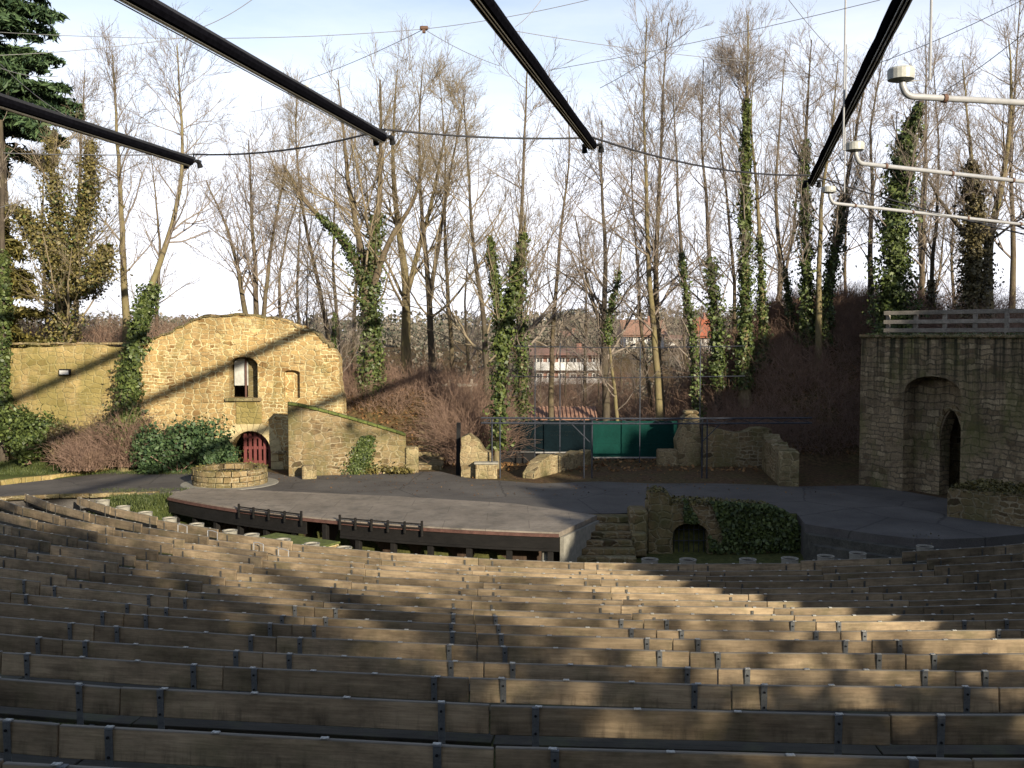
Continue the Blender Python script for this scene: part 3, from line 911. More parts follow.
def planters():
    """round concrete planters along the foot of the seating"""
    prof = [(0.17, 0), (0.19, .12), (0.215, .34), (0.225, .36), (0.225, .36), (0.215, .31)]
    spots = [(104, 508, 0), (124, 509, 0), (146, 512, 0), (170, 517, 0), (197, 522, 0), (230, 527, 0), (252, 532, 0), (283, 537, 0),
             (312, 543.5, 0), (344, 549, 0), (650, 551, 0), (688, 549, 0), (748, 546, 0), (790, 544, 0), (826, 542, 0), (858, 541, 0), (925, 539, 0)]
    names = ['beyond the frame edge']
    for i, (px, py, _) in enumerate(spots):
        # just in front of the front row: the sight line meets an arc round the stage
        d = ray(px, 545); tx = d[0] / d[1]
        rr = ROW_R[-1] - .68; cy_ = ROW_CY[-1]
        a = 1 + tx * tx; b = -2 * (CX * tx + cy_); c = CX * CX + cy_ * cy_ - rr * rr
        Y = (-b - math.sqrt(b * b - 4 * a * c)) / (2 * a)
        P = (tx * Y, Y, 0)
        gzv = gz(P[0], P[1]); z = max(gzv + .3, ROW_Z[-1] + .85 + float(wing(P[0], P[1])) - (.03 if i >= 10 else .13))
        o = empty('planter', (P[0], P[1], gzv + .04))
        side = i < 10
        j = i if side else i - 10
        tag(o, 'round pale concrete planter, %s from the left of the %s' % (ordinal(j), 'row before the sunlit left benches' if side else 'row below the ivy wall'),
            'planter', 'round planters along the front row')
        sc = z - gzv - .04
        mb = MB(); k = sc / .36 if sc > .36 else 1
        mb.lathe([(r, zz * k) for r, zz in prof[:-2]] + [(0.19, .36 * k), (0.18, .36 * k - .05)], 20)
        mb.build('bowl', M['concrete'], o)
        mb = MB(); mb.lathe([(0.18, .36 * k - .055), (0.17, .36 * k - .04), (0.1, .36 * k - .03)], 14)
        mb.build('soil', M['soil'], o)
planters()

def plinth():
    a = on(258, 545, PIT + .35)
    pp = on(296, 541, PIT + .6)
    root = empty('stone_plinth', (pp[0], pp[1], PIT), R(-31))
    tag(root, 'low mossy stone plinth standing in front of the open stage bay', 'plinth')
    mb = MB(); rng = random.Random(4)
    for r_ in range(3):
        u = -1.25
        while u < 1.2:
            w = rng.uniform(.35, .7); w = min(w, 1.25 - u)
            mb.box((u + w / 2, 0, .12 + r_ * .19), (w - .012, .95 + rng.uniform(-.02, .02), .185), None, .02)
            u += w
    mb.build('block_courses', M['stone_sun'], root)
    mb = MB(); mb.box((0, 0, .605), (2.56, 1.0, .06), None, .02); mb.build('capstone', M['moss'], root)
plinth()

# small metal hand rails on the aisle ends
def handrails():
    for i, (px, py, w) in enumerate([(182, 536, .45), (212, 541, .45), (258, 553, .4), (283, 561, .4)]):
        P = on(px, py, -.2)
        g = gz(P[0], P[1])
        o = empty('aisle_handrail', (P[0], P[1], g), R(-38))
        tag(o, 'thin pale metal handrail, %s from the left among the left benches' % ordinal(i), 'handrail', 'small handrails among the left benches')
        mb = MB()
        for s in (-1, 1):
            mb.tube([(s * w / 2, 0, -.1), (s * w / 2, 0.02, .98)], .012, 6)
        mb.build('upright', M['pipe'], o)
        mb = MB(); mb.tube([(-w / 2, .02, .98), (0, .02, 1.0), (w / 2, .02, .98)], .012, 6)
        mb.build('top_rail', M['pipe'], o)
handrails()

# ------------------------------------------------------------------ leaves and branches
def leaves_mesh(name, P, size, mat, parent=None, out=None, seed=1, flat=0.5, slim=1.0):
    """one kite-shaped leaf per point; out = outward directions or None"""
    rng = np.random.default_rng(seed)
    n = len(P)
    d = rng.normal(0, 1, (n, 3))
    if out is not None:
        d = d * flat + out
    d /= np.linalg.norm(d, axis=1, keepdims=True) + 1e-9
    up = rng.normal(0, 1, (n, 3))
    u = np.cross(d, up); u /= np.linalg.norm(u, axis=1, keepdims=True) + 1e-9
    v = np.cross(d, u)
    s = (size * rng.uniform(.4, 1.5, n))[:, None]
    w = .38 * slim
    V = np.stack([P - u * s * .5, P - v * s * w + d * s * .12, P + u * s * .62, P + v * s * w + d * s * .12], 1).reshape(-1, 3)
    F = np.arange(4 * n).reshape(-1, 4)
    return np_mesh(name, V, F, mat, parent)

def resample(pts, n):
    pts = np.asarray(pts, float)
    seg = np.linalg.norm(np.diff(pts, axis=0), axis=1)
    s = np.concatenate([[0], np.cumsum(seg)]); t = np.linspace(0, s[-1], n)
    # smooth through the control points
    out = np.stack([np.interp(t, s, pts[:, i]) for i in range(pts.shape[1])], 1)
    for _ in range(3):
        out[1:-1] = .25 * out[:-2] + .5 * out[1:-1] + .25 * out[2:]
    return out

def tubes(P, Rd, k):
    """P (N,n,3), Rd (N,n) -> verts, quads"""
    N, n, _ = P.shape
    T = np.empty_like(P)
    T[:, 1:-1] = P[:, 2:] - P[:, :-2]; T[:, 0] = P[:, 1] - P[:, 0]; T[:, -1] = P[:, -1] - P[:, -2]
    T /= np.linalg.norm(T, axis=2, keepdims=True) + 1e-9
    ref = np.where(np.abs(T[:, :1, 2:3]) > .8, np.array([1., 0, 0]), np.array([0, 0, 1.]))
    A = np.cross(T, np.broadcast_to(ref, T.shape)); A /= np.linalg.norm(A, axis=2, keepdims=True) + 1e-9
    B = np.cross(T, A)
    th = 2 * np.pi * np.arange(k) / k
    V = P[:, :, None] + Rd[:, :, None, None] * (A[:, :, None] * np.cos(th)[None, None, :, None] + B[:, :, None] * np.sin(th)[None, None, :, None])
    i = np.arange(n - 1)[:, None] * k; j = np.arange(k)[None]
    q = np.stack([i + j, i + (j + 1) % k, i + k + (j + 1) % k, i + k + j], -1).reshape(-1, 4)
    F = (q[None] + (np.arange(N) * n * k)[:, None, None]).reshape(-1, 4)
    return V.reshape(-1, 3), F

def sprout(P, Rd, rng, per, t0, t1, ang, length, up, wig, n, rmin, rfac=.55, taper=.25, jit=.35):
    """children of the branches P; per = children for each parent, or an array of counts"""
    N, m, _ = P.shape
    cnt = np.full(N, per) if np.isscalar(per) else per
    idx = np.repeat(np.arange(N), cnt)
    M_ = len(idx)
    if M_ == 0:
        return np.zeros((0, n, 3)), np.zeros((0, n))
    t = t0 + (t1 - t0) * rng.uniform(0, 1, M_)
    f = t * (m - 1); i = np.minimum(f.astype(int), m - 2); w = (f - i)[:, None]
    base = P[idx, i] * (1 - w) + P[idx, i + 1] * w
    tan = P[idx, i + 1] - P[idx, i]; tan /= np.linalg.norm(tan, axis=1, keepdims=True) + 1e-9
    r = Rd[idx, i] * (1 - w[:, 0]) + Rd[idx, i + 1] * w[:, 0]
    L0 = np.linalg.norm(np.diff(P, axis=1), axis=2).sum(1)[idx]
    L = length(L0, t) * rng.uniform(.6, 1.25, M_)
    rv = rng.normal(0, 1, (M_, 3)); side = np.cross(tan, rv); side /= np.linalg.norm(side, axis=1, keepdims=True) + 1e-9
    a = ang * rng.uniform(1 - jit, 1 + jit, M_)[:, None]
    d = tan * np.cos(a) + side * np.sin(a)
    pts = np.empty((M_, n, 3)); pts[:, 0] = base
    for q in range(1, n):
        d = d + np.array([0, 0, up]) / n + rng.normal(0, wig, (M_, 3))
        d /= np.linalg.norm(d, axis=1, keepdims=True) + 1e-9
        pts[:, q] = pts[:, q - 1] + d * (L / (n - 1))[:, None]
    r0 = np.maximum(np.minimum(r * rfac, L * .013 + .004), rmin)
    rad = r0[:, None] * np.linspace(1, taper, n)[None]
    return pts, np.maximum(rad, rmin * .7)

def bare_tree(name, stems, seed, label, barkm='bark_brown', twigm='twig', limbs=16, dens=1.0, limb_len=.34, ang=.82, up=.9, start=.22,
              ivy=None, group=None, cat='tree', spread=1.0, rmin=.0068):
    """stems: list of (list of xyz points, base radius, top radius) in the world; ivy: (material, z0, z1, count, reach, size)"""
    rng = np.random.default_rng(seed)
    base = np.array(stems[0][0][0], float)
    root = empty(name, base)
    tag(root, label, cat, group)
    SP = []; SR = []
    for pts, r0, r1 in stems:
        p = resample(pts, 22) - base
        wob = np.cumsum(rng.normal(0, .018, (22, 3)), 0); wob -= wob[0]
        p[:, :2] += wob[:, :2]
        tt = np.linspace(0, 1, 22)
        r = r1 + (r0 - r1) * (1 - tt) ** 1.1
        if abs(pts[0][2] - base[2]) < .4:
            r[:3] *= np.array([1.45, 1.15, 1.04])
        SP.append(p); SR.append(r)
    SP = np.array(SP); SR = np.array(SR)
    V, F = tubes(SP, SR, 10)
    np_mesh('trunk', V, F, M[barkm], root, True)
    sl = np.linalg.norm(np.diff(SP, axis=1), axis=2).sum(1)
    n1 = np.maximum(4, (limbs * 1.5 * sl / sl.max()).astype(int))
    L1, R1 = sprout(SP, SR, rng, n1, start, .955, ang, lambda L, t: L * limb_len * (1.15 - .75 * t) * spread, up * .72, .1, 10, .016, .42, .25, .5)
    n2 = max(3, int(round(6 * dens)))
    L2, R2 = sprout(L1, R1, rng, n2, .12, .99, .75, lambda L, t: L * .50 * (1.2 - .7 * t) + .25, up * .6, .1, 7, .010, .6)
    tops, rtop = sprout(SP, SR, rng, max(3, int(5 * dens)), max(start, .7), 1.0, .5, lambda L, t: 1.3 + 0 * t, up, .07, 7, .010)
    L2 = np.concatenate([L2, tops]); R2 = np.concatenate([R2, rtop])
    L3, R3 = sprout(L2, R2, rng, max(3, int(round(5 * dens))), .15, 1.0, .65, lambda L, t: L * .45 * (1.15 - .55 * t) + .18, up * .5, .09, 5, rmin, .6)
    L4, R4 = sprout(L3, R3, rng, max(1, int(round(2.2 * dens))), .2, 1.0, .6, lambda L, t: L * .5 + .12, up * .3, .08, 3, rmin * .85, .7)
    parts = [tubes(L1, R1, 6), tubes(L2, R2, 4), tubes(L3, R3, 3), tubes(L4, R4, 3)]
    o = 0; VV = []; FF = []
    for v, f in parts:
        VV.append(v); FF.append(f + o); o += len(v)
    np_mesh('crown', np.concatenate(VV), np.concatenate(FF), M[twigm], root, False)
    if ivy:
        for (im, z0, z1, cnt, reach, size, *which) in (ivy if isinstance(ivy, list) else [ivy]):
            use = [(SP[i], SR[i]) for i in (which[0] if which else range(len(SP)))]
            pts = []; outs = []
            for p, r in use:
                k = int(cnt * 1.6) // len(use); reach_ = reach * 1.2
                zz = p[:, 2] + base[2]
                tlo = np.interp(z0, zz, np.linspace(0, 1, 22)); thi = np.interp(z1, zz, np.linspace(0, 1, 22))
                t = tlo + (thi - tlo) * np.minimum(rng.uniform(0, 1, k) ** 1.12, 1 - np.abs(rng.normal(0, .05, k)))
                c = np.stack([np.interp(t, np.linspace(0, 1, 22), p[:, q]) for q in range(3)], 1)
                rr = np.interp(t, np.linspace(0, 1, 22), r)
                a = rng.uniform(0, 2 * np.pi, k)
                # clumps: the ivy bulges and thins along and around the stem
                cl = .55 + .45 * np.sin(t * 31 + seed) * np.sin(a * 2 + t * 17 + seed) + .35 * np.sin(t * 73 + a * 3)
                fade = np.clip((1 - t) / max(1e-3, 1) * 2 + .35, 0, 1) * (1 - .45 * ((t - tlo) / (thi - tlo + 1e-6)) ** 3)
                q = rr + np.minimum(np.abs(rng.normal(0, 1, k)), rng.uniform(.6, 1.7, k)) * reach_ * np.clip(cl, .06, 1.6) * fade
                d = np.stack([np.cos(a), np.sin(a), rng.uniform(-.1, .5, k)], 1)
                pts.append(c + d * q[:, None]); outs.append(d)
            leaves_mesh('ivy', np.concatenate(pts), size * .9, M[im], root, np.concatenate(outs), seed, .8)
    return root

def conifer(name, x, y, z0, h, rad, seed, label, low=.12, mat='needle', group=None, n=7000, size=.34, full=.75, slim=1.0):
    rng = np.random.default_rng(seed)
    root = empty(name, (x, y, z0)); tag(root, label, 'tree', group)
    V, F = tubes(np.array([[[0, 0, -.3], [0.03, 0, h * .3], [0, .05, h * .6], [0, 0, h]]]), np.array([[.42, .3, .18, .03]]) * rad / 3.2, 8)
    np_mesh('trunk', V, F, M['bark_dark'], root, True)
    nb = int(150 * h / 20)
    t = np.sort(rng.uniform(low, .99, nb)); a = rng.uniform(0, 2 * np.pi, nb)
    L = rad * (1 - t) ** full * rng.uniform(.65, 1.15, nb) + .25
    s = np.linspace(0, 1, 8)
    droop = rng.uniform(.12, .4, nb)
    P = np.stack([np.cos(a)[:, None] * L[:, None] * s, np.sin(a)[:, None] * L[:, None] * s,
                  (t * h)[:, None] + L[:, None] * (.15 * s - droop[:, None] * s ** 2)], -1)
    V, F = tubes(P, np.linspace(.05, .012, 8)[None] * np.ones((nb, 1)), 4)
    np_mesh('branches', V, F, M['bark_dark'], root)
    w = L / L.sum()
    bi = rng.choice(nb, n, p=w); ss = rng.uniform(.08, 1.02, n)
    f = np.minimum(ss, .999) * 7; i = f.astype(int); q = (f - i)[:, None]
    c = P[bi, i] * (1 - q) + P[bi, np.minimum(i + 1, 7)] * q
    c += rng.normal(0, 1, (n, 3)) * np.array([.20, .20, .12]) * (1.15 - .5 * ss)[:, None]
    leaves_mesh('foliage', c, size, M[mat], root, np.array([0, 0, 1.0]), seed, .9, slim)
    return root

def shrub(name, x, y, z, rx, ry, h, seed, label, mat='yew', n=5000, size=.10, cat='shrub', group=None, stems=14, lobes=9):
    rng = np.random.default_rng(seed)
    root = empty(name, (x, y, z)); tag(root, label, cat, group)
    c = rng.normal(0, .42, (lobes, 3)) * np.array([rx, ry, 0]); c[:, 2] = rng.uniform(.25, .75, lobes) * h
    c[:, 2] *= 1 - .45 * np.minimum(1, np.hypot(c[:, 0] / rx, c[:, 1] / ry))
    rr = rng.uniform(.28, .5, lobes)
    li = rng.integers(0, lobes, n)
    d = rng.normal(0, 1, (n, 3)); d /= np.linalg.norm(d, axis=1, keepdims=True)
    q = rng.uniform(.35, 1.12, n) ** .6
    P = c[li] + d * (rr[li] * q)[:, None] * np.array([rx, ry, h * .75])
    spray = rng.uniform(0, 1, n) < .12
    P[spray] += d[spray] * rng.uniform(.05, .3, (spray.sum(), 1))
    P[:, 2] = np.maximum(P[:, 2], .03)
    leaves_mesh('foliage', P, size, M[mat], root, d, seed, .7)
    a = rng.uniform(0, 2 * np.pi, stems)
    tip = c[rng.integers(0, lobes, stems)] + rng.normal(0, .12, (stems, 3))
    b = np.stack([np.cos(a) * .12, np.sin(a) * .12, 0 * a - .05], 1)
    s = np.linspace(0, 1, 5)[None, :, None]
    V, F = tubes(b[:, None] * (1 - s) + tip[:, None] * s, np.full((stems, 5), .018), 5)
    np_mesh('stems', V, F, M['cane'], root)
    return root

def cane_mass(name, pts, seed, hgt=1.4, per=14, mat='cane', rmin=.006, twigs=3, arch_=.9):
    """many thin arching canes rising from each point, as one mesh"""
    rng = np.random.default_rng(seed)
    P0 = np.repeat(np.asarray(pts, float), per, 0); n = len(P0)
    P0[:, :2] += rng.normal(0, .22, (n, 2))
    d = rng.normal(0, .45, (n, 3)); d[:, 2] = 1
    d /= np.linalg.norm(d, axis=1, keepdims=True)
    L = hgt * rng.uniform(.45, 1.35, n)
    Q = np.empty((n, 6, 3)); Q[:, 0] = P0
    dr = rng.normal(0, arch_, (n, 3)); dr[:, 2] = -np.abs(dr[:, 2]) * .6
    for i in range(1, 6):
        d = d + dr / 6 + rng.normal(0, .1, (n, 3)); d /= np.linalg.norm(d, axis=1, keepdims=True)
        Q[:, i] = Q[:, i - 1] + d * (L / 5)[:, None]
    Rr = np.full((n, 6), rmin) * np.linspace(1.5, .7, 6)
    C, CR = sprout(Q, Rr, rng, twigs, .3, 1.0, .7, lambda L, t: L * .35, .2, .12, 3, rmin * .75, .9)
    v1, f1 = tubes(Q, Rr, 3); v2, f2 = tubes(C, CR, 3)
    return np_mesh(name, np.concatenate([v1, v2]), np.concatenate([f1, f2 + len(v1)]), M[mat])

# ------------------------------------------------------------------ the ruined gatehouse on the left
def place_wall_pts(pix, Y, X0):
    out = []
    for px, py in pix:
        P = at(px, py, Y)
        out.append((P[0] - X0, P[2]))
    return out

def voussoirs(name, cu, spring, w, rise, thick, depth, n, mat, parent, a0=0.0, a1=math.pi, y=-0.02):
    """ring of wedge stones round an arch"""
    mb = MB(); rng = random.Random(int(cu * 100))
    for i in range(n):
        t0 = a0 + (a1 - a0) * (i + .035) / n; t1 = a0 + (a1 - a0) * (i + .965) / n
        pr = y - rng.uniform(0, .02); th = thick * rng.uniform(.9, 1.12)
        q = []
        for t, ex in ((t0, 0), (t1, 0), (t1, th), (t0, th)):
            q.append((cu - math.cos(t) * (w + ex), spring + math.sin(t) * (rise + ex)))
        V = [(p[0], pr, p[1]) for p in q] + [(p[0], pr + depth, p[1]) for p in q]
        mb.add(V, [(0, 1, 2, 3), (7, 6, 5, 4), (0, 4, 5, 1), (1, 5, 6, 2), (2, 6, 7, 3), (3, 7, 4, 0)])
    return mb.build(name, mat, parent)

def gatehouse():
    Y = 41.3
    X0 = at(128, 470, Y)[0]
    root = empty('ruined_gatehouse', (X0, Y, 0))
    tag(root, 'sunlit ochre stone ruin with rounded gable, upper window and arched red gate', 'ruin')
    rng = random.Random(5)
    top = [(128, 356), (138, 347), (150, 340), (163, 336), (172, 332), (190, 323), (204, 318), (222, 316), (240, 315), (256, 316), (270, 318),
           (284, 321), (294, 326), (304, 332), (316, 333), (321, 339), (329, 345), (336, 352), (340, 362), (339, 380), (343, 396)]
    tp = place_wall_pts(top, Y, X0)
    dense = []
    for a, b in zip(tp[:-1], tp[1:]):
        for k in range(3):
            dense.append((a[0] + (b[0] - a[0]) * k / 3 + rng.uniform(-.03, .03), a[1] + (b[1] - a[1]) * k / 3 + rng.uniform(-.04, .04)))
    uR = tp[-1][0]
    outline = [(0, -.4)] + dense + [(uR, tp[-1][1]), (uR + .1, -.4)]
    f = lambda px, py: (at(px, py, Y)[0] - X0, at(px, py, Y)[2])
    g0, g1 = f(231, 470)[0], f(271, 470)[0]; gs = f(250, 452)[1]; gt = f(250, 431)[1]
    gate_h = arch(g0, g1, -.3, gs, gt - gs, 14)
    w0, w1 = f(229.5, 398)[0], f(258, 398)[0]; wb = f(0, 398)[1]; wsp = f(0, 362)[1]; wt = f(0, 357)[1]
    win = arch(w0, w1, wb, wsp, wt - wsp, 8)
    n0, n1 = f(284, 398)[0], f(300, 398)[0]; nb = f(0, 398)[1]; nsp = f(0, 373)[1]; nt = f(0, 370)[1]
    nic = arch(n0, n1, nb, nsp, nt - nsp, 6)
    face = wall_mesh('wall', outline, [gate_h, win, nic], 0.75, M['stone_sun'], root)
    # the blocked niche and the gloomy chamber behind
    wall_mesh('niche_infill', [(n0 - .1, nb - .1), (n0 - .1, nt + .1), (n1 + .1, nt + .1), (n1 + .1, nb - .1)], [], .3, M['stone_sun'], root, .28)
    mb = MB()
    mb.box(((g0 + g1) / 2, 2.6, 2.2), (6.0, .25, 5.2)).box(((g0 + g1) / 2 - 3, 1.6, 2.2), (.25, 1.7, 5.2)).box(((g0 + g1) / 2 + 3, 1.6, 2.2), (.25, 1.7, 5.2))
    mb.box(((g0 + g1) / 2, 1.7, 4.75), (6.0, 1.9, .2)).box(((g0 + g1) / 2, 1.7, 2.5), (6.0, 1.9, .2))
    mb.build('chamber', M['stone_grey'], root)
    wm = (w0 + w1) / 2
    wall_mesh('window_return', [(wm + .02, wb - .1), (wm + .02, wt + .2), (w1 + .2, wt + .2), (w1 + .2, wb - .1)], [], .3, M['brickred'] if False else M['stone_grey'], root, .62)
    sh = MB()
    sh_o = arch(w0 + .08, wm + .06, f(0, 386)[1], f(0, 364)[1], .22, 8)
    wall_mesh('shutter', sh_o, [], .05, M['cap'], root, .5)
    mb = MB(); mb.box((wm - .02, .45, (wb + wt) / 2), (.07, .07, wt - wb - .02)); mb.build('window_post', M['redtrim'], root)
    mb = MB(); mb.box((wm, -.03, wb - .06), (w1 - w0 + .3, .3, .14), None, .02); mb.build('sill', M['stone_pale'], root)
    mb = MB(); mb.box((w0 + (w1 - w0) * .68, -.018, wb - .62), ((w1 - w0) * .9, .06, .95), None, .015); mb.build('apron_block', M['stone_moss'], root)
    voussoirs('gate_arch', (g0 + g1) / 2, gs, (g1 - g0) / 2 + .01, gt - gs + .01, .44, .5, 13, M['ashlar'], root, y=-.03)
    voussoirs('relieving_arch', f(258, 0)[0], f(0, 352)[1], 2.2, 1.0, .42, .4, 25, M['stone_sun'], root, R(42), R(138), -.012)
    voussoirs('window_head', wm, wsp - .25, (w1 - w0) / 2 + .05, wt - wsp + .28, .25, .4, 9, M['stone_sun'], root, R(18), R(162), -.01)
    # irregular flat stones capping the gable, and stones standing proud of the face
    mb = MB()
    for a, b in zip(dense[:-1], dense[1:]):
        q = Vector((b[0] - a[0], 0, b[1] - a[1])); 
        if q.length < .08 or a[0] > uR - .5: continue
        h = rng.uniform(.06, .12)
        mb.bar((a[0] + q.x * .03, .36, a[1] + h * .35), (b[0] - q.x * .03, .36, b[1] + h * .35 + rng.uniform(-.02, .02)), .84 + rng.uniform(-.06, .1), h, .02)
    mb.build('gable_capping', M['stone_grey'], root)
    mb = MB()
    for i in range(150):
        u = rng.uniform(.5, uR - .3); z = rng.uniform(.2, 5.6)
        if z > np.interp(u, [p[0] for p in tp], [p[1] for p in tp]) - .3: continue
        if any(l - .3 < u < r_ + .3 and b_ - .35 < z < t_ + .35 for l, r_, b_, t_ in ((g0 - .4, g1 + .4, -1, gt + .4), (w0, w1, wb - 1.1, wt), (n0, n1, nb, nt))): continue
        w, h = rng.uniform(.22, .5), rng.uniform(.14, .26); pr = rng.uniform(.02, .05)
        mb.box((u, -pr / 2 + .03, z), (w, pr + .06, h), Matrix.Rotation(rng.uniform(-.06, .06), 3, 'Y'), .022)
    st = mb.build('stones', M['stone_sun'])
    bm = bmesh.new(); bm.from_mesh(face.data); bm.from_mesh(st.data); bm.to_mesh(face.data); bm.free()
    bpy.data.objects.remove(st)
    # jamb stones of the gate
    for s, u in ((-1, g0), (1, g1)):
        mb = MB(); z = -.3
        while z < gs - .1:
            h = rng.uniform(.26, .4); w = rng.uniform(.3, .55)
            mb.box((u + s * (w / 2 + .005), .22, z + h / 2), (w, .5, min(h, gs - z) - .015), None, .012); z += h
        mb.build('gate_jamb', M['ashlar'], root)
    mb = MB(); mb.box((g1 + .35, -.06, gs + .0), (.55, .2, .12), None, .02); mb.build('impost_ledge', M['stone_pale'], root)
    # right gate leaf of upright red boards
    leaf = MB(); u = g0 + (g1 - g0) * .24; n = 6; wd = (g1 - .03 - u) / n
    cu, hw = (g0 + g1) / 2, (g1 - g0) / 2
    for i in range(n):
        uu = u + wd * (i + .5)
        zt = gs + (gt - gs) * math.sqrt(max(0, 1 - ((uu - cu) / hw) ** 2)) - .05
        leaf.box((uu, .42, (zt + .05) / 2), (wd * .62, .04, zt - .05))
    lf = leaf.build('gate_leaf', M['gate'], root)
    cr = MB()
    for z in (.25, .85, 1.3):
        cr.box((u + (g1 - u) / 2, .46, z), (g1 - u, .04, .12))
    cr.build('crossbar', M['gate'], lf)
gatehouse()

def left_wall():
    Y = 42.2
    X0 = at(-60, 400, Y)[0]
    root = empty('boundary_wall', (X0, Y, 0))
    tag(root, 'mossy yellow rubble wall with a small lamp, left of the gable ruin', 'wall')
    f = lambda px, py: (at(px, py, Y)[0] - X0, at(px, py, Y)[2])
    u1 = f(131, 0)[0]; zt = f(0, 346)[1]
    top = rough_top(0, u1, lambda u: zt + .08 * math.sin(u * 1.3), .3, .05)
    wall_mesh('wall', [(0, -.3)] + top + [(u1, -.3)], [], .6, M['stone_moss'], root)
    mb = MB()
    u = 0
    rng = random.Random(8)
    while u < u1 - .1:
        w = min(rng.uniform(.4, .8), u1 - u); mb.box((u + w / 2, .3, zt + .09 + rng.uniform(-.02, .03)), (w - .01, .68, .09), None, .02); u += w
    mb.build('coping', M['stone_grey'], root)
    lu, lz = f(66, 372)
    lamp = MB(); lamp.box((lu, -.1, lz), (.46, .2, .26), None, .02)
    l = lamp.build('wall_lamp', M['black'], root)
    g = MB(); g.box((lu, -.205, lz - .01), (.38, .015, .17)); g.build('lamp_glass', M['paint_white'], l)
left_wall()

def retaining_wall():
    a = on(292, 477); b = on(406, 473)
    d = b - a; L = float(np.hypot(d[0], d[1])); rz = math.atan2(d[1], d[0])
    root = empty('retaining_wall', (a[0], a[1], 0), rz)
    tag(root, 'sloping rubble retaining wall with green mossy coping, right of the ruin', 'wall')
    h0 = at(292, 405, a[1])[2]; h1 = at(406, 436, b[1])[2]
    fz = lambda u: h0 + (h1 - h0) * (u / L) ** 1.15
    top = rough_top(-.12, L, lambda u: fz(max(u, 0)), .4, .02)
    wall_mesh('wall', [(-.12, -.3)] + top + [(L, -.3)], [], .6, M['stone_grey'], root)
    mb = MB(); n = 12
    for i in range(n):
        u, v = -.12 + (L + .12) * i / n, -.12 + (L + .12) * (i + .98) / n
        mb.bar((u, .28, fz(max(u, 0)) + .05), (v, .28, fz(max(v, 0)) + .05), .74, .1, .02)
    mb.build('coping', M['moss'], root)
    rg = np.random.default_rng(17); n = 2600
    z = rg.uniform(0, 1, n) ** .8 * 1.55; u = L * .56 + z * .28 + rg.normal(0, .30, n) * (1 - z / 2.6)
    leaves_mesh('ivy', np.stack([u, -.05 - np.abs(rg.normal(0, .05, n)), z], 1), .085, M['ivy'], root, np.array([0, -1., .3]), 17, .8)
    p = MB(); p.box((L + .24, .18, (h1 - .5) / 2 - .05), (.52, .62, h1 - .3), None, .03); p.build('end_pier', M['stone_pale'], root)
    # evergreen edging at its foot
    shrub('edging_plant', *on(372, 474)[:2], 0, 1.7, .35, .42, 51, 'low clipped evergreen edging at the foot of the retaining wall', 'ivy_olive', 3200, .09, 'shrub')
    s = on(309, 479)
    o = MB(); o.box((0, 0, .26), (.55, .45, .56), Matrix.Rotation(.3, 3, 'Z'), .06)
    ob = o.build('stone_block', M['stone_pale']); ob.location = (s[0], s[1], 0)
    tag(ob, 'pale squared stone block lying at the foot of the retaining wall', 'stone')
retaining_wall()

def well():
    P = on(220, 489)
    root = empty('round_well', (P[0], P[1] + 1.3, 0))
    tag(root, 'low round mossy stone well wall standing on the yard', 'well')
    mb = MB(); rng = random.Random(6); ro = 1.36
    for row in range(3):
        n = 15
        for i in range(n):
            a0 = 2 * math.pi * (i + .5 * (row % 2) + .03) / n; a1 = 2 * math.pi * (i + .5 * (row % 2) + .97) / n
            r1 = ro + rng.uniform(-.02, .03); r0 = ro - .36
            z0, z1 = row * .21 + .015, row * .21 + .20
            q = [(r * math.cos(a), r * math.sin(a)) for r in (r0, r1) for a in (a0, (a0 + a1) / 2, a1)]
            V = [(x, y, z) for z in (z0, z1) for x, y in q]
            mb.add(V, [(3, 4, 10, 9), (4, 5, 11, 10), (0, 6, 7, 1), (1, 7, 8, 2), (6, 9, 10, 7), (7, 10, 11, 8), (0, 3, 9, 6), (2, 8, 11, 5), (0, 1, 4, 3), (1, 2, 5, 4)])
    mb.build('stone_ring', M['stone_grey'], root)
    rg = np.random.default_rng(9); n = 900; a = rg.uniform(0, 2 * np.pi, n); r_ = rg.uniform(ro - .36, ro + .04, n)
    leaves_mesh('moss', np.stack([r_ * np.cos(a), r_ * np.sin(a), .61 + rg.uniform(-.03, .05, n)], 1), .06, M['ivy_olive'], root, np.array([0, 0, 1.0]), 9, .8)
    mb = MB(); mb.lathe([(ro - .1, .0), (ro - .1, .42)], 24); mb.build('core', M['soil'], root)
    mb = MB(); mb.lathe([(ro + .45, -.02), (ro + .42, .035), (.2, .04)], 32); mb.build('apron', M['concrete'], root)
well()

def path_stair():
    root = empty('path_steps', (-3.45, 41.2, 0))
    tag(root, 'narrow stone stair climbing between walls to the upper path', 'steps')
    for i in range(14):
        y = i * .42; z = min(.13 + i * .17, gz(-3.4, 41.2 + y) + .16)
        mb = MB(); mb.box((-.02 * i, y + .2, z - .2), (1.15, .46, .5), None, .02)
        mb.build('step', M['stone_pale'] if i % 3 else M['stone_grey'], root)
path_stair()

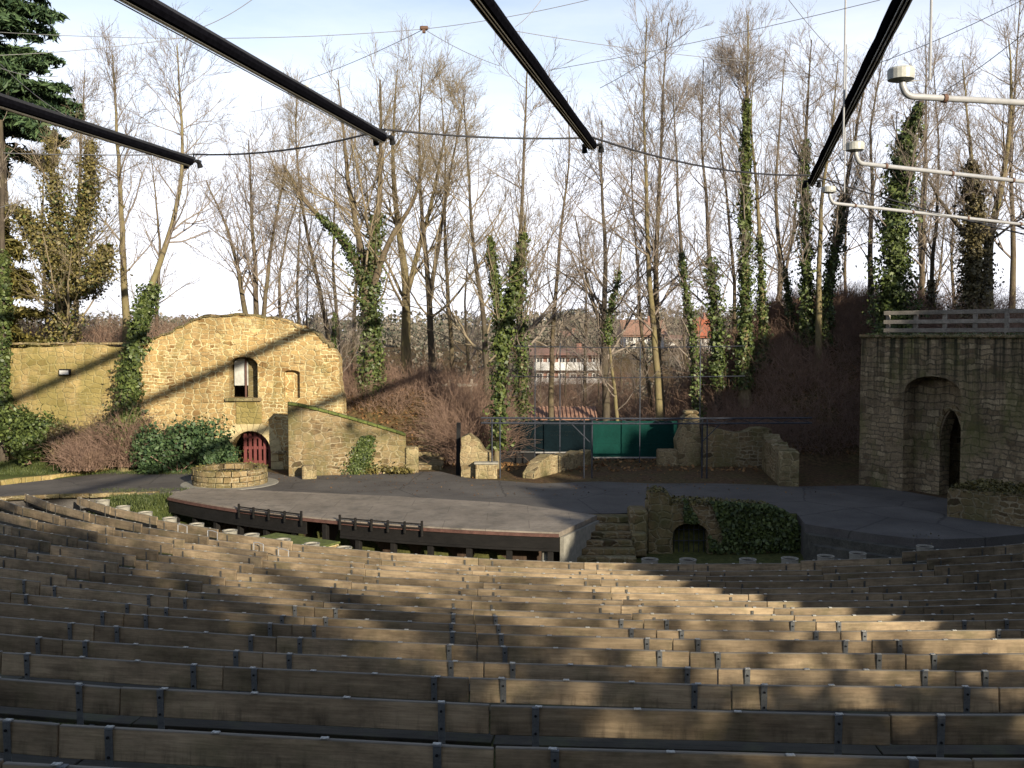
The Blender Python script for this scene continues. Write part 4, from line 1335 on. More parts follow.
def pier(name, pix, Y, depth, mat, label, cat='wall', jag=.05, cap=None):
    """a piece of ruined wall from its outline in the photograph, set at a distance"""
    X0 = at(pix[0][0], pix[0][1], Y)[0]
    root = empty(name, (X0, Y, 0)); tag(root, label, cat)
    pts = place_wall_pts(pix, Y, X0)
    rng = random.Random(len(pix) + int(X0 * 10)); d = []
    for a, b in zip(pts[:-1], pts[1:]):
        n = max(1, int(math.hypot(a[0] - b[0], a[1] - b[1]) / .3))
        for k in range(n):
            j = jag if (k or a is not pts[0]) else 0
            d.append((a[0] + (b[0] - a[0]) * k / n + rng.uniform(-j, j), a[1] + (b[1] - a[1]) * k / n + rng.uniform(-j, j)))
    u0, u1 = pts[0][0], pts[-1][0]
    wall_mesh('wall', [(u0, -.25)] + d + [pts[-1], (u1, -.25)], [], depth, mat, root)
    return root

r = pier('ruined_wall', [(461, 478), (461, 437), (470, 434), (478, 441), (486, 450), (492, 454), (493, 478)], 38.9, .7, M['stone_pale'],
         'broken stone wall stub with a ledge, beside the ivy covered trunk')
mb = MB(); mb.box((1.0, -.18, .27), (.85, .4, .6), None, .03); mb.build('ledge', M['stone_pale'], r)
mb = MB(); mb.box((1.0, -.2, .60), (.95, .46, .08), None, .02); mb.build('ledge_top', M['concrete'], r)
o = MB(); P = at(458, 470, 39.6); o.bar((0, 0, -.2), (0.03, 0, 2.1), .16); o = o.build('old_gate_post', M['black'])
o.location = (P[0], P[1], 0); tag(o, 'dark upright timber gate post at the right of the stair', 'post')

def low_ruin():
    a = on(534, 479); b = on(592, 464)
    d = b - a; L = float(np.hypot(d[0], d[1]))
    root = empty('low_ruin_wall', (a[0], a[1], 0), math.atan2(d[1], d[0]))
    tag(root, 'low crumbling rubble wall catching the sun, before the dark fence', 'wall')
    prof = lambda u: .2 + .58 * min(1, u / .9) * (1 - .35 * u / L) * (1 + .1 * math.sin(u * 5))
    wall_mesh('wall', [(0, -.2)] + rough_top(0, L, prof, .28, .06) + [(L, -.2)], [], .5, M['stone_pale'], root)
low_ruin()
r = pier('gate_pier', [(677, 467), (677, 440), (681, 428), (684, 418), (689, 414), (695, 414), (700, 418), (701, 437), (702, 468)], 42.4, .9, M['stone_pale'],
         'tall square stone gate pier with rough top, right end of the green gate')
mb = MB(); mb.box((.62, .4, 2.27), (.62, .7, .16), None, .06); mb.build('capstone', M['stone_grey'], r)
mb = MB(); mb.box((-.42, .1, .30), (.85, .5, .82), None, .05); mb.build('footing', M['stone_pale'], r)
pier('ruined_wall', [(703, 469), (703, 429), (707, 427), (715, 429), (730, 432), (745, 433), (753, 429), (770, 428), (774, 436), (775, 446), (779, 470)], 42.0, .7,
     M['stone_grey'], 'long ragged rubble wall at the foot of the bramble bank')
def end_pier():
    a = on(778, 470); b = on(797, 486)
    d = b - a; L = float(np.hypot(d[0], d[1]))
    root = empty('wall_return', (a[0], a[1], 0), math.atan2(d[1], d[0]))
    tag(root, 'short stepped rubble wall turning towards the yard, with a squared end', 'wall')
    wall_mesh('wall', [(0, -.2)] + rough_top(0, L - .6, lambda u: 1.5 - .08 * u, .3, .1) + rough_top(L - .6, L, lambda u: 1.32, .3, .03) + [(L, -.2)], [], .65, M['stone_grey'], root, -.65)
    mb = MB(); mb.box((L + .12, -.33, .55), (.3, .72, 1.5), None, .03); mb.build('end_stones', M['stone_pale'], root)
end_pier()

# ------------------------------------------------------------------ green gate and dark fence
def fences():
    Y = 44.6
    def boards(name, px0, px1, zt, zb, mat, label, cat, framem, split=()):
        x0, x1 = at(px0, 430, Y)[0], at(px1, 430, Y)[0]
        root = empty(name, (x0, Y, 0)); tag(root, label, cat)
        L = x1 - x0
        mb = MB(); h = .15; z = zb; rng = random.Random(int(px0))
        while z < zt - .02:
            hh = min(h, zt - z)
            mb.box((L / 2, rng.uniform(-.006, .006), z + hh / 2), (L, .03, hh - .003)); z += h
        mb.build('board_panel', mat, root)
        for u in [0, L] + [L * s for s in split]:
            p = MB(); p.box((u, .05, zt / 2 - .1), (.08, .08, zt + .25)); p.build('post', framem, root)
        p = MB(); p.box((L / 2, -.03, zb - .03), (L, .05, .06)); p.build('bottom_rail', M['wire'], root)
    zt = at(600, 421, Y)[2]
    boards('green_gate', 593, 677, zt, .12, M['greenfence'], 'bright green gate of horizontal boards between two ruined walls', 'gate', M['shadedfence'], (.36, .5, .8))
    boards('board_fence', 498, 592, zt + .02, .35, M['shadedfence'], 'green board fence darkened by painted shade, left of the bright green gate', 'fence', M['black'], (.33, .7))
    mb = MB(); 
    x0, x1 = at(498, 430, Y)[0], at(534, 430, Y)[0]
    mb.box((0, 0, .1), (x1 - x0, .3, .9)); mb.m = 0  # black block put in for the darkness of a stair opening
    o = mb.build('dark_opening_block', M['black']); o.location = ((x0 + x1) / 2, Y - 1.2, -.1)
    tag(o, 'black block painted in for the dark stair opening beneath the dark fence', 'hatch')
fences()

def shed():
    root = empty('garden_shed', (2.6, 53, 0)); tag(root, 'low shed with an orange tiled roof behind the dark fence', 'shed')
    z1 = at(560, 418, 52)[2]; z2 = at(560, 407, 53.3)[2]
    mb = MB(); mb.box((0, 0, z1 / 2 - .3), (3.4, 2.2, z1 + .4)); mb.build('wall', M['stone_grey'], root)
    mb = MB()
    mb.bar((-.0 - 1.85, -1.25, z1 - .05), (1.85, -1.25, z1 - .05), .08, .08)
    V = [(-1.85, -1.3, z1), (1.85, -1.3, z1), (1.85, .2, z2), (-1.85, .2, z2), (1.85, 1.6, z1), (-1.85, 1.6, z1)]
    mb.add(V, [(0, 1, 2, 3), (3, 2, 4, 5)]); mb.add([(a, b, c - .08) for a, b, c in V], [(3, 2, 1, 0), (5, 4, 2, 3)])
    for i in range(18):
        x = -1.8 + i * .212
        mb.tube([(x, -1.3, z1 + .02), (x, .2, z2 + .02)], .05, 6)
    mb.build('roof', M['tile'], root)
shed()

# ------------------------------------------------------------------ ivy wall of the orchestra
def ivy_wall():
    Y = 30.15
    X0 = at(633, 540, Y)[0]
    root = empty('orchestra_wall', (X0, Y, 0)); tag(root, 'mossy wall overgrown with ivy, with a dark barred arch, below the yard', 'wall')
    pix = [(649, 506), (650, 494), (657, 492), (668, 495), (671, 503), (690, 503), (720, 505), (745, 507), (768, 508), (784, 514), (794, 523), (803, 536), (812, 548)]
    pts = place_wall_pts(pix, Y, X0)
    f = lambda px, py: (at(px, py, Y)[0] - X0, at(px, py, Y)[2])
    a0, a1 = f(677, 0)[0], f(713, 0)[0]; sp = f(0, 534)[1]; tp = f(0, 523)[1]
    hole = arch(a0, a1, PIT - .1, sp, tp - sp, 12)
    rng = random.Random(1); d = []
    for a, b in zip(pts[:-1], pts[1:]):
        for k in range(3):
            d.append((a[0] + (b[0] - a[0]) * k / 3 + rng.uniform(-.03, .03), a[1] + (b[1] - a[1]) * k / 3 + rng.uniform(-.04, .04)))
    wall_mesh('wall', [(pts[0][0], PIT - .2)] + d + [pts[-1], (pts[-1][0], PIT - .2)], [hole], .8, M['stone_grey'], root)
    c = MB(); c.box((f(641, 0)[0], .1, -.35), (f(650, 0)[0] - f(632, 0)[0], .9, 1.3), None, .06)
    c.box((f(640, 0)[0], -.45, -.7), (.45, .5, .7), None, .05); c.build('cheek_wall', M['stone_grey'], root)
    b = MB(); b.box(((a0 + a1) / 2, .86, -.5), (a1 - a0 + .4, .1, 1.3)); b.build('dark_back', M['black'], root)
    g = MB()
    for i in range(7):
        u = a0 + (a1 - a0) * (i + .5) / 7
        g.tube([(u, .25, PIT - .1), (u, .25, tp)], .014, 5)
    for z in (-.75, -.4):
        g.tube([(a0, .26, z), (a1, .26, z)], .014, 5)
    g.build('grille', M['gantry'], root)
    voussoirs('arch_stones', (a0 + a1) / 2, sp, (a1 - a0) / 2, tp - sp, .22, .4, 11, M['stone_grey'], root)
    # ivy and moss hanging over the front and the top
    rg = np.random.default_rng(3); n = 9000
    u = rg.uniform(f(688, 0)[0], f(812, 0)[0], n)
    tu = np.interp(u, [p[0] for p in pts], [p[1] for p in pts])
    z = PIT + (tu - PIT + .12) * rg.uniform(0, 1, n) ** .75
    inside = (u > a0 - .05) & (u < a1 + .02) & (z < tp + .02)
    dens = (np.sin(u * 2.1) + np.sin(u * 4.7 + z * 3) + 1.3 * (u - f(700, 0)[0]) > -.4)
    k = (~inside) & dens
    P = np.stack([u, -.05 - np.abs(rg.normal(0, .09, n)), z], 1)[k]
    leaves_mesh('ivy', P, .10, M['ivy'], root, np.array([0, -1.0, .4]), 3, .7)
    n = 3500
    u = rg.uniform(pts[0][0], pts[-1][0], n); tu = np.interp(u, [p[0] for p in pts], [p[1] for p in pts])
    P = np.stack([u, rg.uniform(-.06, .85, n), tu + rg.uniform(-.06, .1, n)], 1)
    leaves_mesh('moss_fringe', P, .075, M['ivy_olive'], root, np.array([0, -.2, 1.0]), 4, .8)
ivy_wall()

def curved_steps():
    root = empty('curved_steps', (CX, CY, 0)); tag(root, 'two low curved dark stone steps below the shaded yard', 'steps')
    aa = [p[0] for p in YARD_EDGE[:6]]; rr = [p[1] for p in YARD_EDGE[:6]]
    a = np.linspace(8.9, 14.9, 12)
    for k, z in ((0, -.22), (1, -.46), (2, -.70)):
        r0 = np.interp(a, aa, rr) + k * .42 + .004; r1 = np.minimum(r0 + .42, 26.35)
        pts = [(q * math.sin(R(t)), -q * math.cos(R(t))) for t, q in zip(a, r1)] + [(q * math.sin(R(t)), -q * math.cos(R(t))) for t, q in zip(a[::-1], r0[::-1])]
        mb = MB(); mb.slab(pts, -1.2, z); mb.build('step', M['dark_stone'], root)
curved_steps()

# ------------------------------------------------------------------ the tower on the right
def tower():
    A = np.array([13.0, 37.1]); e = np.array([.458, -.889]); rz = math.atan2(e[1], e[0])
    root = empty('stone_tower', (A[0], A[1], 0), rz)
    tag(root, 'broad streaked stone tower wall with arched recess and pointed doorway', 'tower')
    H = 5.5; L = 11.0
    # local x runs along the face towards the camera, local y into the tower
    n0, n1, d0, d1 = 2.02, 4.40, 3.12, 4.06
    rec = arch(n0, n1, -.3, 3.55, .62, 12)
    top = rough_top(0, L, lambda u: H, .5, .015)
    wall_mesh('wall', [(0, -.4)] + top + [(L, -.4)], [rec], .55, M['stone_tower'], root)
    door = arch(d0, d1, -.3, 1.95, 1.05, 14, True)
    wall_mesh('recess_wall', [(n0 - .2, -.35), (n0 - .2, 4.4), (n1 + .2, 4.4), (n1 + .2, -.35)], [door], .5, M['stone_tower'], root, .56)
    voussoirs('door_surround', (d0 + d1) / 2, 1.95, .48, 1.06, .17, .2, 15, M['stone_grey'], root, 0, math.pi, .52)
    mb = MB(); mb.box((3.6, 2.2, 2.0), (3.2, .2, 4.4)).box((2.2, 1.6, 2.0), (.2, 1.0, 4.4)).box((5.0, 1.6, 2.0), (.2, 1.0, 4.4)).box((3.6, 1.6, 4.2), (3.2, 1.1, .2))
    mb.build('passage', M['stone_grey'], root)
    mb = MB(); mb.box((.25, 4.6, H / 2 - .2), (.5, 8.0, H + .35)).box((L / 2, 4.0, H - .1), (L - .1, 6.8, .25))
    mb.build('side_wall', M['stone_tower'], root)
    mb = MB(); rng = random.Random(3); u = -.05
    while u < L:
        w = rng.uniform(.6, 1.1); mb.box((u + w / 2, .28, H + .045 + rng.uniform(-.012, .012)), (w - .012, .72, .11), None, .025); u += w
    mb.build('coping', M['stone_grey'], root)
    rg = np.random.default_rng(8); n = 2600
    P = np.stack([rg.uniform(0, 8, n), rg.uniform(-.12, .55, n), H + .05 + rg.uniform(-.1, .1, n)], 1)
    leaves_mesh('moss', P, .06, M['ivy'], root, np.array([0, 0, 1.0]), 8, .8)
tower()

def tower_rail():
    a = at(888, 333, 38.2); b = at(1075, 333, 33.2)
    root = empty('wooden_railing', (a[0], a[1], 5.5)); tag(root, 'weathered grey wooden railing of posts and three rails on the tower', 'railing')
    d = (b - a); d[2] = 0; n = 6
    for i in range(n + 1):
        p = d * i / n
        mb = MB(); mb.box((p[0], p[1], .48), (.13, .13, 1.05), Matrix.Rotation(rz_ := math.atan2(d[1], d[0]), 3, 'Z'), .01); mb.build('post', M['railwood'], root)
    for z in (.92, .58, .26):
        mb = MB(); mb.bar((-.2, -.09, z), (d[0] + .2, d[1] - .09, z), .05, .15, .008); mb.build('rail', M['railwood'], root)
tower_rail()

def bank_rail():
    P = [at(px, 306, 53.0) for px in (700, 885)]
    x0, x1 = P[0][0] + 3.4, P[1][0]
    root = empty('ridge_fence', (x0, 53, gz(x0, 53))); tag(root, 'thin dark fence along the crest of the bramble bank', 'fence')
    pts = [(x, 53.0, gz(x, 53.0)) for x in np.linspace(x0, x1, 8)]
    for p in pts:
        mb = MB(); mb.box((p[0] - x0, 0, p[2] - pts[0][2] + .4), (.09, .09, 1.0)); mb.build('post', M['railwood'], root)
    for z in (.8, .45):
        mb = MB()
        for p, q in zip(pts[:-1], pts[1:]):
            mb.bar((p[0] - x0, -.06, p[2] - pts[0][2] + z), (q[0] - x0, -.06, q[2] - pts[0][2] + z), .04, .13)
        mb.build('rail', M['railwood'], root)
bank_rail()

def right_low_wall():
    a = on(947, 517); b = on(1065, 534)
    d = b - a; L = float(np.hypot(d[0], d[1]))
    root = empty('planting_wall', (a[0], a[1], 0), math.atan2(d[1], d[0])); tag(root, 'low rubble wall topped with moss before the stone tower', 'wall')
    wall_mesh('wall', [(0, -.3)] + rough_top(0, L, lambda u: .86 + .03 * u, .3, .05) + [(L, -.3)], [], .5, M['stone_grey'], root)
    mb = MB(); mb.box((L / 2 + .1, 1.35, .35), (L - .1, 2.3, 1.0), None, .1); mb.build('earth_fill', M['moss'], root)
    rg = np.random.default_rng(4); n = 3800
    P = np.stack([rg.uniform(.05, L, n), rg.uniform(-.05, 2.2, n), .9 + rg.uniform(-.07, .12, n)], 1)
    leaves_mesh('plants', P, .085, M['ivy_olive'], root, np.array([0, 0, 1.0]), 5, .8)
right_low_wall()
shrub('heather_pot_plant', *on(925, 541, -.1)[:2], -.5, .42, .4, .65, 77, 'dark reddish bushy plant beside the shaded planters', 'ivy_brown', 900, .06, 'plant')

def upper_path_wall():
    root = empty('path_railing', (-7.5, 49.5, 0)); tag(root, 'pale low railing along the upper path behind the retaining wall', 'railing')
    zs = at(400, 385, 49.5)[2]
    for i in range(6):
        x = i * 1.1; z = gz(-7.5 + x, 49.5)
        mb = MB(); mb.box((x, 0, z + .3), (.12, .12, max(.4, (zs - z) * 2))); mb.build('post', M['railwood'], root)
    mb = MB(); mb.bar((-.3, 0, zs), (5.8, 0, zs), .1, .14); mb.build('rail', M['concrete'], root)
upper_path_wall()

# ------------------------------------------------------------------ trees
def stem(pix, Y, r0, r1, dY=0.0, ground=True):
    """a stem measured in the photograph; the depth drifts by dY up the stem"""
    pts = []
    n = len(pix)
    for i, (px, py) in enumerate(pix):
        pts.append(at(px, py, Y + dY * i / max(1, n - 1)))
    if ground:
        b = pts[0]; g = gz(b[0], b[1])
        if b[2] > g + .1:
            pts.insert(0, np.array([b[0], b[1], g - .15]))
        else:
            b[2] = g - .15
    return (pts, r0, r1)

zat = lambda py, Y: float(at(512, py, Y)[2])

def woods():
    T = bare_tree
    # left side
    T('bare_tree', [stem([(126, 345), (124, 270), (121, 190), (116, 120), (112, 55)], 46, .20, .03)], 101,
      'slender bare tree with lichen gold trunk rising behind the boundary wall', 'bark_gold', 'twig', 15, 1, .30)
    T('bare_tree', [stem([(124, 455), (130, 380), (138, 320), (152, 280), (165, 240), (182, 185), (183, 120), (178, 45)], 40.6, .22, .025, 3)], 102,
      'leaning bare tree with ivy round its foot against the gable ruin', 'bark_gold', 'twig', 14, 1, .30, start=.5,
      ivy=[('ivy', 0.5, zat(283, 41), 4200, .42, .15), ('ivy_bright', 1.6, zat(285, 41), 1800, .42, .14)])  # brighter leaves mixed in as painted sunlight on the ivy
    T('bare_tree', [stem([(248, 330), (236, 260), (222, 215), (205, 180)], 47, .17, .03), stem([(255, 330), (256, 260), (252, 200), (248, 140)], 47.2, .17, .03),
                    stem([(262, 330), (268, 260), (276, 215), (286, 160)], 47.1, .15, .03), stem([(281, 330), (279, 280), (284, 240), (300, 190)], 48, .12, .02)], 103,
      'many stemmed bare tree fanning out behind the rounded gable', 'bark_brown', 'twig', 13, .9, .42, .8, 1.0, .25)
    T('young_tree', [stem([(332, 372), (331, 340), (333, 300)], 44.5, .07, .02)], 104, 'small ivy clad sapling at the right shoulder of the gable ruin',
      'bark_dark', 'twig', 8, .7, .5, ivy=('ivy', 3.2, zat(312, 44.5), 700, .13, .12))
    T('bare_tree', [stem([(371, 400), (369, 330), (366, 280), (352, 250), (330, 225), (308, 205), (285, 165)], 47, .36, .05),
                    stem([(371, 400), (372, 320), (374, 260), (380, 210), (384, 150), (382, 80)], 47.1, .32, .04),
                    stem([(373, 300), (362, 240), (350, 190), (345, 130), (340, 80)], 47.2, .20, .03, 0, False),
                    stem([(374, 285), (388, 240), (412, 205), (425, 150)], 46.9, .18, .03, 0, False)], 105,
      'big forked old tree with spreading limbs and ivy on its trunk', 'bark_brown', 'twig_sunlit', 13, .95, .40, .85, .7, .28,
      ivy=[('ivy', 2.5, zat(215, 47), 4200, .36, .15, [0, 1])])
    T('bare_tree', [stem([(407, 384), (405, 330), (408, 290), (402, 255), (397, 215), (392, 160), (398, 70)], 49.5, .29, .03),
                    stem([(408, 290), (420, 240), (432, 190), (448, 110)], 49.4, .15, .02, 0, False)], 106,
      'bare tree with thick golden lichen trunk above the upper path', 'bark_gold', 'twig_sunlit', 13, .95, .34)
    T('bare_tree', [stem([(433, 392), (430, 320), (426, 265), (418, 200), (416, 130), (420, 70)], 49, .20, .025), stem([(430, 300), (440, 240), (452, 170), (468, 90)], 49.1, .13, .02, 0, False)], 107,
      'dark twin stemmed bare tree right of the golden trunk', 'bark_dark', 'twig_sunlit', 15, 1.0, .34)
    T('bare_tree', [stem([(488, 430), (486, 350), (482, 300), (472, 255), (468, 190), (462, 90)], 46.5, .19, .02)], 108,
      'dark slender bare tree just left of the brightest ivy clump', 'bark_dark', 'twig_sunlit', 14, 1.0, .32)
    T('ivy_tree', [stem([(497, 480), (500, 400), (502, 330), (494, 280), (489, 235)], 41.5, .15, .06), stem([(501, 350), (512, 300), (524, 255), (528, 215)], 41.6, .10, .03, 0, False)], 109,
      'short tree trunk smothered in bright green ivy behind the stage', 'bark_gold', 'twig_sunlit', 9, .7, .42, start=.55,
      ivy=('ivy_bright', .8, zat(232, 41.5), 5200, .32, .15))
    T('bare_tree', [stem([(522, 420), (521, 330), (519, 250), (523, 170), (526, 60)], 46.8, .20, .03)], 110,
      'tall straight bare tree with thin ivy midway, behind the bright ivy clump', 'bark_brown', 'twig', 18, 1.05, .26, ivy=('ivy', 1.0, zat(260, 46.8), 1800, .34, .14))
    T('bare_tree', [stem([(551, 415), (553, 350), (558, 280), (563, 220), (572, 150), (568, 95)], 48, .16, .02)], 111,
      'thin curved bare tree standing before the white balconied house', 'bark_brown', 'twig', 13, .9, .25)
    T('bare_tree', [stem([(606, 405), (604, 330), (606, 250), (600, 190), (602, 120)], 47.5, .22, .03), stem([(604, 340), (592, 300), (582, 262), (575, 215)], 47.4, .10, .02, 0, False)], 112,
      'low branching dark bare tree in the middle gap', 'bark_dark', 'twig', 20, .9, .38, .95, .6, .2)
    T('bare_tree', [stem([(617, 418), (612, 370), (606, 330), (618, 280), (622, 235)], 46, .11, .02)], 113,
      'crooked thin tree with ivy tuft, left of the tall paired trunks', 'bark_gold', 'twig', 10, .8, .3, ivy=('ivy', zat(345, 46), zat(270, 46), 700, .26, .13))
    T('bare_tree', [stem([(660, 412), (655, 340), (648, 270), (646, 190), (643, 110), (648, 18)], 47, .19, .025)], 114,
      'tall pale bare tree, left trunk of the paired trunks behind the green gate', 'bark_gold', 'twig', 22, 1.0, .22)
    T('bare_tree', [stem([(661, 408), (658, 330), (657, 260), (661, 180), (665, 100), (672, 22)], 48.2, .21, .025)], 115,
      'tall dark bare tree, right trunk of the paired trunks behind the green gate', 'bark_brown', 'twig', 22, 1.0, .22)
    T('bare_tree', [stem([(699, 420), (694, 350), (687, 300), (680, 250), (678, 190), (672, 90)], 46, .17, .02)], 116,
      'leaning bare tree with ivy on its lower trunk, beside the red roofed house', 'bark_dark', 'twig', 15, .9, .25, ivy=('ivy', .5, zat(250, 46), 1500, .20, .14))
    T('bare_tree', [stem([(718, 360), (713, 300), (708, 230), (700, 150), (702, 60)], 47.5, .18, .02)], 117,
      'bare tree with bushy dark ivy collar, right of the red roofed house', 'bark_dark', 'twig', 16, .95, .26, ivy=('ivy', 3.0, zat(258, 47.5), 2400, .42, .15))
    T('bare_tree', [stem([(746, 350), (746, 270), (745, 190), (746, 100), (748, 15)], 47, .26, .03)], 118,
      'very tall tree clad in a slim column of sunlit ivy', 'bark_gold', 'twig', 20, 1.15, .24, start=.45,
      ivy=[('ivy', 3, zat(215, 47), 2600, .26, .15), ('ivy_bright', zat(230, 47), zat(98, 47), 2200, .20, .15)])  # sun painted into the upper ivy, the darker leaf kept for the shaded foot
    T('bare_tree', [stem([(764, 345), (762, 270), (760, 200), (752, 120), (756, 70)], 48, .17, .02)], 119,
      'slim bare tree right beside the tallest ivy column', 'bark_gold', 'twig', 16, .95, .24, ivy=('ivy', 4, zat(235, 48), 1200, .20, .14))
    T('bare_tree', [stem([(735, 345), (735, 280), (728, 200), (718, 120), (722, 40)], 51, .11, .018)], 120,
      'very thin bare tree just left of the tallest ivy column', 'bark_brown', 'twig', 15, .9, .22)
    T('young_tree', [stem([(793, 330), (789, 300), (786, 268), (780, 230)], 49, .11, .02)], 121,
      'small broken trunk with dark ivy between taller trees on the ridge', 'bark_dark', 'twig', 7, .6, .4, ivy=('ivy', 5.5, zat(268, 49), 900, .20, .13))
    T('bare_tree', [stem([(807, 325), (806, 260), (802, 200), (806, 130), (812, 40)], 47.5, .21, .025)], 122,
      'dark ivy clad tree below the end of the rightmost canopy beam', 'bark_dark', 'twig', 16, 1, .25, ivy=('ivy', 5, zat(140, 47.5), 3200, .32, .15))
    T('bare_tree', [stem([(819, 325), (819, 260), (821, 200), (830, 140), (838, 60)], 46.8, .17, .02)], 123,
      'pale bare trunk between two dark ivy trees', 'bark_gold', 'twig', 15, .9, .25, start=.45)
    T('bare_tree', [stem([(824, 328), (832, 270), (841, 225), (852, 160), (866, 80)], 47.3, .24, .03)], 124,
      'right leaning tree with ivy climbing its dark trunk', 'bark_dark', 'twig', 15, .95, .27, ivy=('ivy', 5, zat(190, 47.3), 2600, .26, .15))
    T('ivy_tree', [stem([(893, 345), (894, 270), (897, 210), (906, 150), (921, 102)], 44.5, .34, .12)], 125,
      'massive leaning trunk wrapped in thick dark green ivy', 'bark_dark', 'twig', 14, .9, .34, start=.5, ivy=[('ivy', 5.0, zat(104, 44.5), 11000, .62, .16)])
    T('bare_tree', [stem([(872, 330), (868, 270), (872, 200), (868, 130), (882, 50)], 49, .16, .02)], 126,
      'thin dark tree just left of the massive ivy trunk', 'bark_dark', 'twig', 15, .9, .25)
    T('ivy_tree', [stem([(974, 330), (974, 270), (973, 210), (970, 160)], 43.5, .30, .14), stem([(972, 240), (950, 215), (928, 180)], 43.5, .14, .03, 0, False)], 127,
      'stout brownish ivy column with one side limb behind the railing', 'bark_dark', 'twig', 10, .8, .4, start=.5, ivy=('ivy_brown', 5.0, zat(155, 43.5), 7500, .48, .14, [0]))
    T('bare_tree', [stem([(990, 330), (987, 280), (989, 230), (1002, 180), (1012, 110), (1008, 40)], 44.5, .26, .03), stem([(988, 240), (975, 180), (968, 120), (962, 60)], 44.6, .13, .02, 0, False)], 128,
      'golden barked forked bare tree at the right, behind the railing', 'bark_gold', 'twig', 15, 1.05, .32)
    T('bare_tree', [stem([(934, 325), (930, 280), (936, 220), (940, 150), (935, 70)], 47.5, .13, .018)], 129,
      'thin bare tree between the massive ivy trunk and the brownish ivy column', 'bark_dark', 'twig', 14, .9, .25, ivy=('ivy_brown', 5.2, zat(280, 47.5), 700, .22, .13))
    T('bare_tree', [stem([(1040, 330), (1042, 250), (1046, 160), (1040, 50)], 45, .24, .03)], 130,
      'bare tree at the far right edge reaching in with its branches', 'bark_dark', 'twig', 18, 1.0, .34)
    T('bare_tree', [stem([(652, 400), (640, 330), (636, 260), (628, 180), (634, 90)], 53, .12, .018)], 131,
      'thin bare tree set back left of the tall paired trunks', 'bark_brown', 'twig', 15, .95, .22)
    T('bare_tree', [stem([(335, 400), (322, 300), (300, 200), (295, 120), (300, 90)], 54, .16, .02)], 132,
      'bare tree set back between the gable ruin and the big forked tree', 'bark_brown', 'twig_sunlit', 16, 1.1, .30)
    T('bare_tree', [stem([(455, 400), (450, 320), (444, 240), (446, 150), (440, 75)], 54, .15, .02)], 133,
      'slim bare tree set back between the dark twin stem and the bright ivy', 'bark_brown', 'twig_sunlit', 16, 1.1, .28)
    T('bare_tree', [stem([(75, 345), (78, 260), (82, 160), (85, 70)], 52, .16, .02)], 134,
      'bare tree with dense fine twigs behind the olive ivy tree', 'bark_brown', 'twig', 16, 1.0, .28)
    # evergreen left corner
    T('ivy_tree', [stem([(62, 345), (62, 300), (60, 250), (52, 190), (50, 135)], 44.5, .34, .05), stem([(63, 285), (76, 240), (88, 195), (92, 140)], 44.4, .20, .04, 0, False),
                   stem([(62, 300), (85, 292), (103, 268), (106, 245)], 44.2, .12, .03, 0, False), stem([(60, 270), (40, 240), (22, 215), (6, 205)], 44.2, .12, .03, 0, False)], 135,
      'forked tree draped in olive brown ivy at the left above the wall', 'bark_dark', 'twig_sunlit', 12, .8, .34, ivy=[('ivy_olive', 5.0, zat(135, 44.4), 15000, .85, .13), ('ivy_brown', 5.0, zat(150, 44.4), 5000, .7, .12), ('ivy', 5.0, zat(180, 44.4), 3000, .6, .13)])
    b = at(6, 400, 47)
    conifer('fir_tree', b[0] - 1.0, 48.5, gz(b[0], 48), 26.0, 5.4, 136, 'tall dark green fir tree at the upper left corner', .36, 'needle', None, 90000, .42, .75, .36)
    b = at(12, 290, 43.4)
    conifer('young_conifer', b[0] - .6, 43.6, 1.2, 9.5, 2.6, 137, 'yellowed bushy conifer below the tall fir at the left edge', .40, 'needle_ylw', None, 22000, .3, .75, .35)
    T('ivy_tree', [stem([(3, 430), (4, 350), (2, 250), (0, 120)], 42.0, .17, .08)], 138, 'straight ivy clad trunk at the left edge before the wall', 'bark_dark', 'twig', 5, .5, .15, start=.7,
      ivy=('ivy', 1.5, zat(250, 42), 2600, .24, .15))

    # wood beyond the ridge: copies of three trees
    rng = random.Random(21)
    protos = []
    for i, (x, y) in enumerate(((-31, 66), (27, 66), (-12, 68))):
        g = gz(x, y)
        st = [([(x, y, g - .2), (x + .2, y, g + 5), (x - .2, y + .2, g + 10), (x + .3, y, g + 17 + i)], .2, .02)]
        if i == 1:
            st.append(([(x, y, g + 3), (x + 1.2, y, g + 7), (x + 1.6, y, g + 13)], .12, .02))
        protos.append(T('bare_tree', st, 150 + i, ['slim bare tree beyond the mossy wall, at the far left edge', 'slim twin stemmed bare tree behind the stone tower', 'slim bare tree far behind the retaining wall and upper path'][i], 'bark_brown', 'twig', 16, .8, .28, group='bare trees in the wood behind'))
    fam = [[p] + [c for c in bpy.data.objects if c.parent == p] for p in protos]
    names = ['beyond the wall between the leaning tree and the gable ruin', 'beyond the right shoulder of the gable ruin', 'just left of the big forked tree', 'left of the bright ivy clump, far back',
             'on the ridge right of the tallest ivy column', 'on the ridge left of the massive ivy trunk', 'right of the massive ivy trunk', 'left of the brownish ivy column, far back',
             'behind the golden forked tree at the right', 'at the far right edge, far back', 'far back before the red roofed house', 'far back before the balconied house']
    spots = [(px, Y) for px, Y in ((165, 66), (300, 72), (350, 64), (470, 70), (775, 62), (850, 64), (910, 60), (950, 66), (1010, 60), (1060, 64), (690, 82), (585, 76))]
    for i, (px, Y) in enumerate(spots):
        x = at(px, 330, Y)[0] + rng.uniform(-.6, .6)
        f = fam[i % 3]
        c = f[0].copy(); COL.objects.link(c); c['label'] = 'slim bare tree set back ' + names[i]
        c.location = (x, Y, gz(x, Y)); c.rotation_euler = (0, 0, rng.uniform(0, 6.28)); s = rng.uniform(.75, 1.08); c.scale = (s, s, s)
        for ch in f[1:]:
            d = ch.copy(); COL.objects.link(d); d.parent = c
